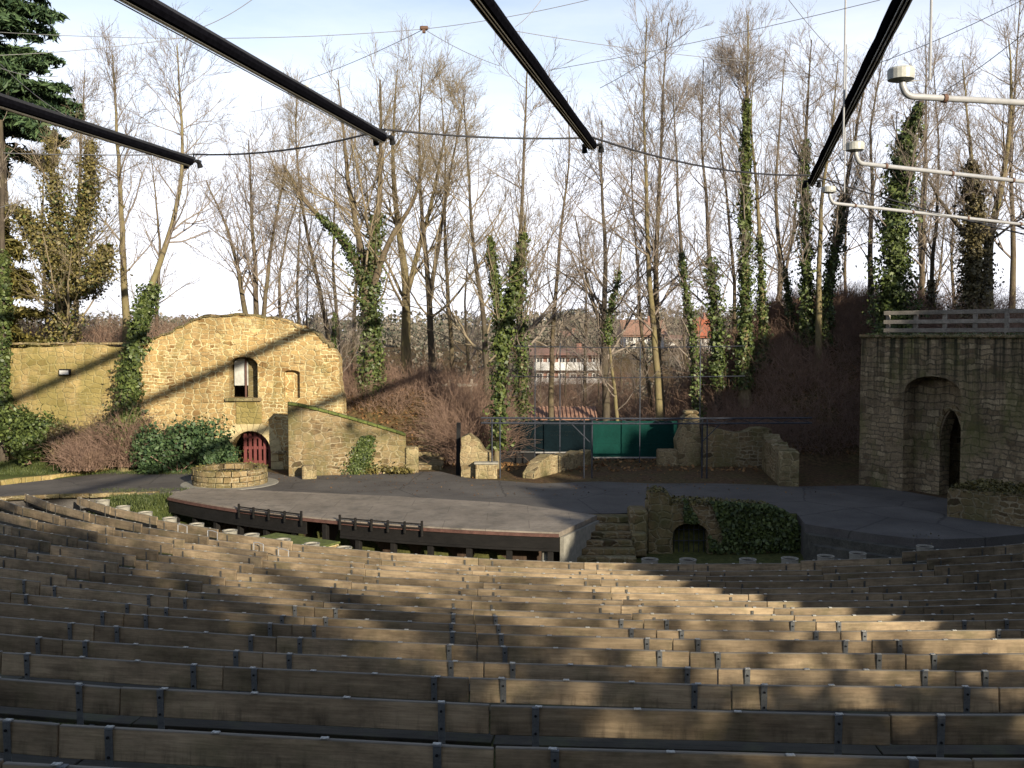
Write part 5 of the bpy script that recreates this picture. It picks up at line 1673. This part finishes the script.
    for i, (px, Y, k) in enumerate(((528, 96, .5), (541, 88, .42), (566, 100, .5), (582, 92, .4), (598, 97, .5), (622, 105, .55), (637, 98, .5), (668, 106, .55), (684, 95, .5), (708, 100, .55), (500, 100, .5), (478, 92, .5))):
        x = at(px, 330, Y)[0]; f = fam[(i * 2 + 1) % 3]
        c = f[0].copy(); COL.objects.link(c); c['label'] = 'small bare tree in the valley before the houses, %s from the left' % ordinal(sorted((528, 541, 566, 582, 598, 622, 637, 668, 684, 708, 500, 478)).index(px)); c['group'] = 'small trees in the valley before the houses'
        c.location = (x, Y, gz(x, Y)); c.rotation_euler = (0, 0, i * 1.7); c.scale = (k, k, k)
        for ch in f[1:]:
            d = ch.copy(); COL.objects.link(d); d.parent = c
woods()

# ------------------------------------------------------------------ shrubs and undergrowth
P = at(180, 465, 40.1)
shrub('yew_bush', P[0], P[1], .05, 1.75, .8, 3.0, 201, 'large dark green yew bush before the gable ruin, left of the red gate', 'yew', 8000, .13)
P = at(217, 466, 40.0)
shrub('yew_bush', P[0], P[1], .02, .85, .65, 1.7, 202, 'smaller green yew bush half hiding the red gate', 'yew', 3600, .12)
P = at(105, 462, 41.0)
shrub('dark_shrub', P[0], P[1], .2, .75, .6, 1.8, 203, 'narrow dark evergreen shrub between dry brown stems', 'ivy', 3000, .12)
P = at(28, 468, 41.0)
shrub('hedge_shrub', P[0], P[1], .3, 1.7, .9, 2.7, 204, 'broad dark hedge shrub on the lawn at the left edge', 'ivy', 6500, .12)
P = at(62, 466, 41.1)
shrub('brown_shrub', P[0], P[1], .3, .9, .7, 2.2, 205, 'reddish brown shrub on the lawn before the mossy wall', 'ivy_brown', 3200, .10)
def dry_clump(px, py, h, seed, label, n=60):
    P = at(px, py, 40.3 if py < 475 else 39.2); rng = np.random.default_rng(seed)
    root = cane_mass('dry_shrub', np.stack([rng.normal(P[0], .28, n), rng.normal(P[1] + .2, .2, n), np.full(n, .25)], 1), seed, h, 8, 'cane', .007, 3, .5)
    tag(root, label, 'shrub')
dry_clump(82, 468, 1.3, 61, 'dry brown twiggy shrub at the left, nearest the hedge')
dry_clump(128, 464, 2.0, 62, 'tall dry brown stems beside the ivy covered leaning tree')
dry_clump(80, 478, .9, 63, 'low dry rust brown tuft at the front of the lawn')

def brambles():
    def right(x, y):
        h = ground_h(x, y)
        return (h > .35)
    pts = scatter(1250, 7.0, 21, 42.6, 53.5, 31, right)
    tag(cane_mass('bramble_thicket', pts, 31, 1.35, 12), 'brown leafless bramble thicket covering the right bank', 'thicket', None, 'stuff')
    pts = scatter(210, -2.8, -.9, 42.5, 47.5, 32)
    tag(cane_mass('bramble_thicket', pts, 32, 2.2, 12), 'tall brown twiggy thicket between the stair and the dark fence', 'thicket', None, 'stuff')
    pts = scatter(420, -13, -3, 45.5, 54, 33)
    tag(cane_mass('bramble_thicket', pts, 33, 1.3, 9), 'low brown undergrowth on the slope behind the retaining wall', 'thicket', None, 'stuff')
    pts = np.concatenate([scatter(420, -3, 11, 49.5, 64, 34, lambda x, y: ~((x > -.8) & (x < 6.4) & (y < 56))), scatter(700, -9, 16, 64, 92, 37), scatter(260, 0, 13, 98, 109, 38)])
    tag(cane_mass('bramble_thicket', pts, 34, 2.4, 9), 'brown scrub in the valley gap beyond the green gate', 'thicket', None, 'stuff')
    pts = scatter(300, -30, -12, 45.5, 56, 36)
    tag(cane_mass('bramble_thicket', pts, 36, 1.4, 8), 'brown undergrowth behind the left boundary wall', 'thicket', None, 'stuff')
    pts = scatter(420, 15, 26, 38.5, 56, 35, lambda x, y: ground_h(x, y) > 4.5)
    tag(cane_mass('bramble_thicket', pts, 35, 1.5, 9), 'brown brambles behind the tower railing', 'thicket', None, 'stuff')
    rng = np.random.default_rng(4)
    L = np.concatenate([scatter(9000, 6.5, 20, 42.2, 53, 41, right), scatter(7000, -12, 0, 42.2, 50, 42), scatter(2200, -1, 11, 40.5, 50, 43)])
    L[:, 2] += rng.uniform(.02, .07, len(L))
    o = leaves_mesh('leaf_litter', L, .13, M['dryleaf'], None, np.array([0, -.3, 1.0]), 6, .5)
    tag(o, 'fallen brown leaves on the banks and the yard edge', 'leaves', None, 'stuff')
    Q = scatter(900, -12, 12, 34.2, 40.5, 44, lambda x, y: (np.abs(ground_h(x, y)) < .2) & (np.hypot(x - CX, y - CY) < 20))
    Q[:, 2] = .035
    o = leaves_mesh('fallen_leaves', Q, .06, M['dryleaf'], None, np.array([0, 0, 1.0]), 7, .3)
    tag(o, 'scattered small dry leaves on the asphalt yard', 'leaves', None, 'stuff')
brambles()

# ------------------------------------------------------------------ houses across the valley
def house(name, px0, px1, py_base, py_eave, py_ridge, Y, wallm, roofm, label, rows, cols, half=None, balcony=False, depth=8.0):
    a, b = at(px0, py_base, Y), at(px1, py_base, Y)
    L = b[0] - a[0]; zb = a[2]; ze = at(px0, py_eave, Y)[2]; zr = at(px0, py_ridge, Y + depth / 2)[2]
    root = empty(name, (a[0], Y, zb)); tag(root, label, 'house')
    g = gz(a[0], Y)
    mb = MB(); mb.box((L / 2, depth / 2, (ze - zb) / 2 - .9), (L, depth, ze - zb + 1.8)); mb.build('wall', wallm, root)
    if half is not None:
        mb = MB(); mb.box((L / 2, -.02, (ze - zb) * .24), (L + .05, .1, (ze - zb) * .46)); mb.build('brick_storey', half, root)
    e, r = ze - zb, zr - zb
    mb = MB(); V = [(-.5, -.6, e - .15), (L + .5, -.6, e - .15), (L + .5, depth / 2, r), (-.5, depth / 2, r), (L + .5, depth + .6, e - .15), (-.5, depth + .6, e - .15)]
    mb.add(V, [(0, 1, 2, 3), (3, 2, 4, 5), (0, 3, 5), (1, 4, 2)]); mb.add([(x, y, z - .22) for x, y, z in V], [(3, 2, 1, 0), (5, 4, 2, 3)])
    rf = mb.build('roof', roofm, root)
    mb = MB(); mb.box((L * .7, depth * .45, r + .1), (.6, .6, .9)); mb.build('chimney', M['brickred'], rf)
    hh = e / rows
    for i in range(rows):
        for j in range(cols):
            u = L * (j + .5) / cols
            mb = MB(); w = min(1.3, L / cols * .55); h = hh * .5
            z = hh * (i + .55)
            for s in (-1, 1):
                mb.box((u + s * w / 2, -.09, z), (.12, .1, h + .12)); mb.box((u, -.09, z + s * h / 2), (w, .1, .12))
            mb.box((u, -.09, z), (.08, .08, h))
            wd = mb.build('window', M['paint_white'], root)
            p = MB(); p.box((u, -.075, z), (w, .03, h)); p.build('pane', M['glass'], wd)
    if balcony:
        for i in range(rows):
            mb = MB(); mb.box((L / 2, -.6, hh * i + .45), (L, 1.1, .9)); mb.build('balcony', M['paint_white'], root)
house('apartment_house', 534, 601, 386, 354, 348, 112, M['brickred'], M['tile_dull'], 'white and red brick house with balconies in the valley, seen between trunks', 2, 6, None, True, 7)
house('house', 626, 664, 345, 334, 320, 138, M['paint_white'], M['tile'], 'white house with orange gabled roof left of the paired trunks', 1, 4, None, False, 7)
house('house', 668, 696, 345, 339, 335, 150, M['paint_white'], M['tile_dull'], 'long low pale house behind the paired trunks', 1, 4, None, False, 6)
house('house', 696, 716, 348, 335, 317, 128, M['paint_white'], M['tile_red'], 'white house with bright red roof at the edge of the bramble bank', 1, 2, None, False, 7)
house('house', 552, 584, 341, 336, 331, 190, M['paint_white'], M['tile_dull'], 'distant pale house above the balconied house', 1, 4, None, False, 6)

def far_wood():
    rng = np.random.default_rng(12)
    n = 1100
    y = rng.uniform(170, 520, n); x = rng.uniform(-.62, .62, n) * y
    z = ground_h(x, y)
    h = rng.uniform(3, 6.5, n)
    # each crown a burst of twigs and small clumps
    k = 44
    c = np.repeat(np.stack([x, y, z], 1), k, 0); hh = np.repeat(h, k)
    d = rng.normal(0, 1, (n * k, 3)); d /= np.linalg.norm(d, axis=1, keepdims=True)
    P = c + d * (hh * .36)[:, None] * np.array([1, 1, 1.1]) + np.stack([0 * hh, 0 * hh, hh * .5], 1)
    t = NT('distant_wood')
    g = t.node('ShaderNodeNewGeometry')
    col = t.ramp(g.outputs['Random Per Island'], [(0.1, (0.07, 0.08, 0.06)), (0.5, (0.14, 0.12, 0.095)), (0.9, (0.19, 0.165, 0.135))])
    m = t.done(col, .9, 0, .1)
    n2 = 900
    y2 = rng.uniform(88, 172, n2); x2 = rng.uniform(-.5, .5, n2) * y2
    h2 = rng.uniform(1.2, 4.2, n2)
    pxx = 512 + x2 / y2 * FPX
    h2 = np.where((pxx > 515) & (pxx < 725) & (y2 < 152), np.minimum(h2, 1.5), h2)
    k2 = 70
    c2 = np.repeat(np.stack([x2, y2, ground_h(x2, y2)], 1), k2, 0); hh2 = np.repeat(h2, k2)
    d2 = rng.normal(0, 1, (n2 * k2, 3)); d2 /= np.linalg.norm(d2, axis=1, keepdims=True)
    P2 = c2 + d2 * (hh2 * .42 * rng.uniform(.4, 1.1, n2 * k2))[:, None] + np.stack([0 * hh2, 0 * hh2, hh2 * .4], 1)
    o2 = leaves_mesh('valley_scrub', P2, .30, m, None, d2, 13, .9)
    tag(o2, 'brown scrub and low trees on the far side of the valley', 'scrub', None, 'stuff')
    o = leaves_mesh('far_wood', P, .75, m, None, d, 12, .9)
    tag(o, 'far off wooded hillside on the horizon', 'wood', None, 'stuff')
far_wood()

# ------------------------------------------------------------------ steel gantry behind the stage
def gantry():
    Y = 38.6
    root = empty('steel_gantry', (0, Y, 0)); tag(root, 'thin dark steel gantry with a long beam on posts behind the stage', 'gantry')
    z = at(500, 423, Y)[2]
    x0, x1 = at(481, 423, Y)[0], at(812, 423, Y)[0]
    for dz in (0, .2):
        mb = MB(); mb.tube([(x0, 0, z + dz), ((x0 + x1) / 2, 0, z + dz - .03), (x1, 0, z + dz)], .035, 6); mb.build('beam', M['gantry'], root)
    n = 22; mb = MB()
    for i in range(n):
        a = x0 + (x1 - x0) * i / n; b = x0 + (x1 - x0) * (i + 1) / n
        mb.tube([(a, 0, z + (.2 if i % 2 else 0)), (b, 0, z + (0 if i % 2 else .2))], .014, 5)
    mb.build('lattice', M['gantry'], root)
    for px, py in ((492, 480), (500, 480), (584, 481), (592, 470), (702, 484), (707, 478)):
        x = at(px, py, Y)[0]
        mb = MB(); mb.tube([(x, .05, -.1), (x, .05, z + .2)], .032, 6); mb.build('post', M['gantry'], root)
    for px, s in ((590, -1), (702, 1)):
        x = at(px, 430, Y)[0]
        mb = MB(); mb.tube([(x, .02, z - .75), (x + s * .75, .02, z)], .02, 5); mb.build('brace', M['gantry'], root)
    root2 = empty('net_frame', (0, 43.4, 0)); tag(root2, 'faint tall frame of thin poles and cross wires above the dark fence', 'frame')
    for px in (535, 560, 640, 700):
        x = at(px, 400, 43.4)[0]; mb = MB(); mb.tube([(x, 0, 0), (x, 0, at(px, 343, 43.4)[2])], .025, 5); mb.build('pole', M['gantry'], root2)
    for py in (346, 376):
        mb = MB(); a, b = at(500, py, 43.4), at(745, py, 43.4)
        mb.tube([(a[0], 0, a[2]), ((a[0] + b[0]) / 2, 0, a[2] - .08), (b[0], 0, b[2])], .018, 5); mb.build('cross_wire', M['gantry'], root2)
gantry()

# ------------------------------------------------------------------ canopy beams, cables and pipes overhead
BDIR = np.array([.2185, .9758, 0])
def wire(name, pts, r, mat, label, cat='cable', group=None, sag=0.0):
    P = []
    for a, b in zip(pts[:-1], pts[1:]):
        a = np.asarray(a, float); b = np.asarray(b, float)
        for i in range(10):
            t = i / 10
            p = a * (1 - t) + b * t; p = p - np.array([0, 0, sag * 4 * t * (1 - t)]); P.append(p)
    P.append(np.asarray(pts[-1], float))
    V, F = tubes(np.array([P]), np.full((1, len(P)), r), 6)
    o = np_mesh(name, V, F, mat, None, True)
    return tag(o, label, cat, group)

ENDS = [((190, 162), 'leftmost and lowest black canopy beam pointing over the stage'), ((382, 138), 'black canopy beam second from the left, above the gable ruin'),
        ((592, 146), 'black canopy beam in the middle of the sky'), ((812, 182), 'rightmost, thickest looking black canopy beam, beside the grey pipes')]
Z_BEAM = CAM_H + 6.0
def beam_end(px, py):
    return on(px, py, Z_BEAM)
def canopy_beams():
    for (p, label) in ENDS:
        e = beam_end(*p)
        root = empty('canopy_beam', e, math.atan2(BDIR[1], BDIR[0])); tag(root, label, 'beam', 'black canopy beams overhead')
        L = 44.0                                   # local +x points away from the camera
        mb = MB(); rng = random.Random(int(p[0]))
        # folded black cloth in a long bundle, hung below the rail
        prof = [(-.15, .09), (-.165, -.02), (-.11, -.11), (.02, -.135), (.12, -.10), (.17, 0), (.15, .09)]
        n = 44; V = []; Fs = []
        for i in range(n + 1):
            x = -L + L * i / n; k = 1 + .05 * math.sin(i * 1.7) + rng.uniform(-.03, .03)
            V += [(x, q[0] * k, q[1] * k) for q in prof]
        m = len(prof)
        for i in range(n):
            for j in range(m):
                Fs.append((i * m + j, i * m + (j + 1) % m, (i + 1) * m + (j + 1) % m, (i + 1) * m + j))
        Fs += [tuple(range(m)), tuple(n * m + j for j in range(m))]
        mb.add(V, Fs); mb.build('folded_canvas', M['canvas'], root)
        mb = MB(); mb.box((-L / 2 + .1, 0, .15), (L + .3, .16, .09), None, .01); mb.build('rail', M['cable'], root)
        for s in (-.07, .0, .075):
            mb = MB(); mb.tube([(-L, s, -.15), (-L / 2, s, -.175), (0, s, -.145)], .013, 5); mb.build('pull_cord', M['rail'], root)
        for s in (-.27, .26):
            mb = MB(); mb.tube([(-.05, s, .02), (.12, s, -.02), (.2, s, -.16)], [.06, .075, .10], 10); mb.build('end_lamp', M['black'], root)
        mb = MB(); mb.box((.12, 0, .05), (.22, .62, .05)).tube([(.2, 0, .08), (.26, 0, .34)], .03, 6); mb.build('end_plate', M['gantry'], root)
canopy_beams()

def overhead_lines():
    top = lambda p: beam_end(*p) + np.array([.05, .2, .3])
    E4 = [top(p) for p, _ in ENDS]
    wire('carrier_cable', [at(-60, 150, 46), E4[0]], .022, M['wire'], 'pale steel cable running left from the lowest black beam', sag=.1)
    wire('carrier_cable', [E4[0], E4[1]], .032, M['cable'], 'sagging dark cable between the two left canopy beam ends', sag=.25)
    wire('carrier_cable', [E4[1], E4[2]], .032, M['cable'], 'sagging dark cable between the two middle canopy beam ends', sag=.12)
    wire('carrier_cable', [E4[2], E4[3]], .034, M['cable'], 'sagging dark cable between the two right canopy beam ends', sag=.35)
    wire('carrier_cable', [E4[3], at(1110, 252, 36)], .03, M['cable'], 'dark cable running right from the rightmost canopy beam', sag=.2)
    W = M['wire']
    L = [((-20, 31), (250, 38), 30, 30, 'thin wire over the fir tree, upper left'), ((-20, 56), (180, 38), 26, 27, 'thin wire rising from the left edge to the second beam'),
         ((180, 38), (424, 29), 27, 27, 'thin straight wire between the second and middle beams'), ((424, 29), (600, -3), 27, 26, 'thin wire rising from the small cable joint to the right'),
         ((424, 29), (300, 82), 27, 32, 'thin stay falling left from the small cable joint'), ((424, 29), (500, 66), 27, 30, 'thin stay falling right from the small cable joint'),
         ((200, 28), (262, -8), 24, 24, 'short stay above the second beam'), ((515, 27), (545, -6), 25, 25, 'short stay above the middle beam'),
         ((515, 31), (760, 62), 25, 30, 'thin wire from the middle beam across the tall paired trees'), ((550, 70), (880, 0), 30, 24, 'thin wire rising across the sky left of the rightmost beam'),
         ((785, -5), (853, 72), 24, 27, 'thin stay slanting down to the rightmost beam'), ((600, 88), (690, 30), 30, 26, 'thin slanting stay near the middle beam end'),
         ((0, 68), (58, 76), 22, 24, 'thick pale wire before the fir tree'), ((0, 64), (66, 116), 22, 26, 'pale stay slanting down before the fir tree'),
         ((-10, 210), (120, 168), 28, 34, 'pale cable climbing rightwards past the olive ivy tree'), ((250, 112), (350, 84), 30, 34, 'faint wire behind the second beam'),
         ((870, 66), (1030, -4), 26, 22, 'thin wire climbing right above the grey pipes'), ((930, 100), (1040, 20), 24, 20, 'thin slanting wire at the upper right corner'),
         ((830, 190), (1040, 232), 33, 27, 'thin cable slanting under the grey pipes'), ((600, 140), (800, 200), 40, 40, 'faint long wire behind the dark cable on the right')]
    for a, b, ya, yb, lab in L:
        wire('thin_wire', [at(*a, ya), at(*b, yb)], .0085, W, lab, 'wire', 'thin wires overhead', .08)
    j = MB(); j.box((0, 0, 0), (.22, .1, .1), None, .02).box((0, 0, -.08), (.08, .08, .1))
    o = j.build('cable_joint', M['clip']); o.location = at(424, 28, 27); tag(o, 'small rusty cable joint where four thin wires meet', 'joint')
    for px, py, Y, lab in ((196, 29, 24, 'small pale pulley block above the second beam'), (303, 88, 30, 'small pulley block near the end of the second beam')):
        m = MB(); m.box((0, 0, 0), (.34, .16, .18), None, .04).tube([(-.05, -.1, 0), (-.05, .1, 0)], .11, 10); o = m.build('pulley_block', M['cap']); o.location = at(px, py, Y); tag(o, lab, 'pulley')
overhead_lines()

def pipes():
    def pipe(label, cap, elbow, end, Yc, Ye, r, rod):
        c = at(*cap, Yc); e = at(*elbow, Yc); f = at(*end, Ye)
        root = empty('hanging_pipe', c); tag(root, label, 'pipe', 'grey pipes hanging at the upper right')
        s = r / .098
        mb = MB(); mb.lathe([(.16 * s, -.13 * s), (.27 * s, -.10 * s), (.28 * s, .10 * s), (.25 * s, .14 * s), (.1 * s, .155 * s)], 20); mb.build('cap', M['cap'], root)
        d = (f - e) / np.linalg.norm(f - e)
        pts = [(0.02, 0, -.10 * s)]
        q = e - c
        for i in range(7):
            t = i / 6
            p0 = np.array([.02, 0, -.12 * s]); p1 = np.array([.04, 0, q[2]]); p2 = q + d * .25 * s
            pts.append(tuple(p0 * (1 - t) ** 2 + 2 * p1 * t * (1 - t) + p2 * t * t))
        pts.append(tuple(f - c))
        mb = MB(); mb.tube(pts, r * .72, 12); mb.build('tube', M['pipe'], root, True)
        n = max(2, int(np.linalg.norm(f - e) / 2.2))
        for i in range(n):
            p = q + (f - e) * ((i + .4) / n)
            mb = MB(); mb.tube([tuple(p - d * .035), tuple(p + d * .035)], r * 1.0, 12); mb.build('clamp', M['clip'], root)
        if rod:
            rr = at(*rod, Yc) - c
            mb = MB(); mb.tube([(.1 * s, 0, -.13 * s), (rr[0], 0, -.10 * s), (rr[0], 0, 5.0)], r * .3, 8); mb.build('hanger_rod', M['pipe'], root, False)
    pipe('largest grey hanging pipe with round cap and vertical hanger rod', (901, 75), (903, 96), (1100, 107), 17.0, 18.0, .078, (930, 70))
    pipe('middle grey hanging pipe with smaller round cap', (855, 147), (857, 163), (1100, 190), 25.0, 29.5, .080, (844, 100))
    pipe('lowest grey hanging pipe, half hidden by the rightmost beam end', (829, 190), (831, 203), (1100, 233), 35.0, 39.0, .082, (845, 150))
pipes()

# ------------------------------------------------------------------ the wood behind and right of the seating, which shades it
def shade_trees():
    lab = 'tall dense spruce in the wood beside the seating, outside the frame'
    rows = SHADE
    proto = None
    for i, (x, y, h, rad) in enumerate(rows):
        if proto is None:
            proto = conifer('spruce_tree', x, y, gz(x, y), h, rad, 300, lab, .01, 'needle', 'spruces beside the seating', 15000, .42, .38)
            kids = [c for c in bpy.data.objects if c.parent == proto]; h0, r0 = h, rad
            continue
        c = proto.copy(); COL.objects.link(c); c.location = (x, y, gz(x, y)); c.rotation_euler = (0, 0, i * 1.3)
        c.scale = (rad / r0, rad / r0, h / h0)
        for k in kids:
            d = k.copy(); COL.objects.link(d); d.parent = c
def along(s_, t_):
    """a spot s_ metres across the sunlight and t_ metres towards the sun"""
    return (.866 * s_ + .5 * t_, .5 * s_ - .866 * t_)
SHADE = []
for s_, t_, top, rad in ((15.0, 5, 6.8, 1.6), (16.9, 6, 8.8, 2.0), (18.6, 5, 10.2, 2.1), (20.2, 6, 10.6, 2.2), (22.6, 5, 12.2, 2.3), (25.2, 6.5, 12.7, 2.4), (28, 5, 13.0, 2.5),
                         (31, 6.5, 14.6, 2.8), (34.2, 5, 17, 3.0), (37.5, 6.5, 18.5, 3.1), (41, 5, 19.5, 3.2), (45, 6, 20, 3.3), (49, 5, 20, 3.3),
                         (15.9, 8.5, 8.0, 1.8), (18.2, 8.5, 8.8, 2.0), (21.4, 9, 12.0, 2.3), (26.4, 9.5, 13.6, 2.5), (32.5, 10, 16.5, 2.9), (39, 10, 19.5, 3.2), (14.6, 2.2, 5.8, 1.1), (16.8, 2.5, 8.0, 1.8), (19, 2.5, 9.8, 2.0), (24, 2, 11.6, 2.2), (29.5, 1.5, 13.0, 2.5), (35.5, 1.5, 15.5, 2.9),
                         (1.5, 12.5, 13.6, 1.3), (-1.2, 15, 14.6, 2.3), (-4.6, 12.5, 14.4, 2.4), (-8.4, 15, 14.8, 2.5), (-12.5, 13, 14.6, 2.4), (-16.5, 15, 14.8, 2.5)):
    x_, y_ = along(s_, t_); rad *= 1.12
    SHADE.append((x_, y_, top - gz(x_, y_), rad))
shade_trees()
def back_trees():
    spots = []
    for s_, t_, top, r in ((3.2, 10, 14.2, .30), (1.2, 13, 14.8, .28), (-1.6, 10, 14.5, .3), (-4.2, 13, 15, .3), (-7, 10, 14.2, .28), (-10.5, 12, 14.5, .3), (-14, 11, 14.5, .3),
                           (6.0, 9.5, 8.6, .2), (9.0, 11, 9.4, .2), (11.3, 8.5, 8.2, .2), (7.6, 9, 8.4, .2), (10.2, 10, 8.6, .2), (-.2, 7.5, 12.5, .2), (4.4, 12, 12.6, .22), (6.5, 13.5, 12.2, .22)):
        x, y = along(s_, t_)
        spots.append((x, y, top - gz(x, y), r, top))
    for i, (x, y, h, r, top_) in enumerate(spots):
        g = gz(x, y)
        bare_tree('bare_tree', [([(x, y, g - .2), (x + .2, y, g + h * .3), (x - .2, y, g + h * .6), (x + .1, y, g + h)], r, .03)], 400 + i,
                  'ivy clad bare tree behind the viewpoint, outside the frame', 'bark_dark', 'twig', 14, .8, .34, group='trees behind the seating',
                  ivy=('ivy', g + .5, g + h * (.8 if top_ > 10 else .62), (4600 if r >= .25 else 1500) if top_ > 10 else 900, .85 if top_ > 10 else .75, .26))
back_trees()
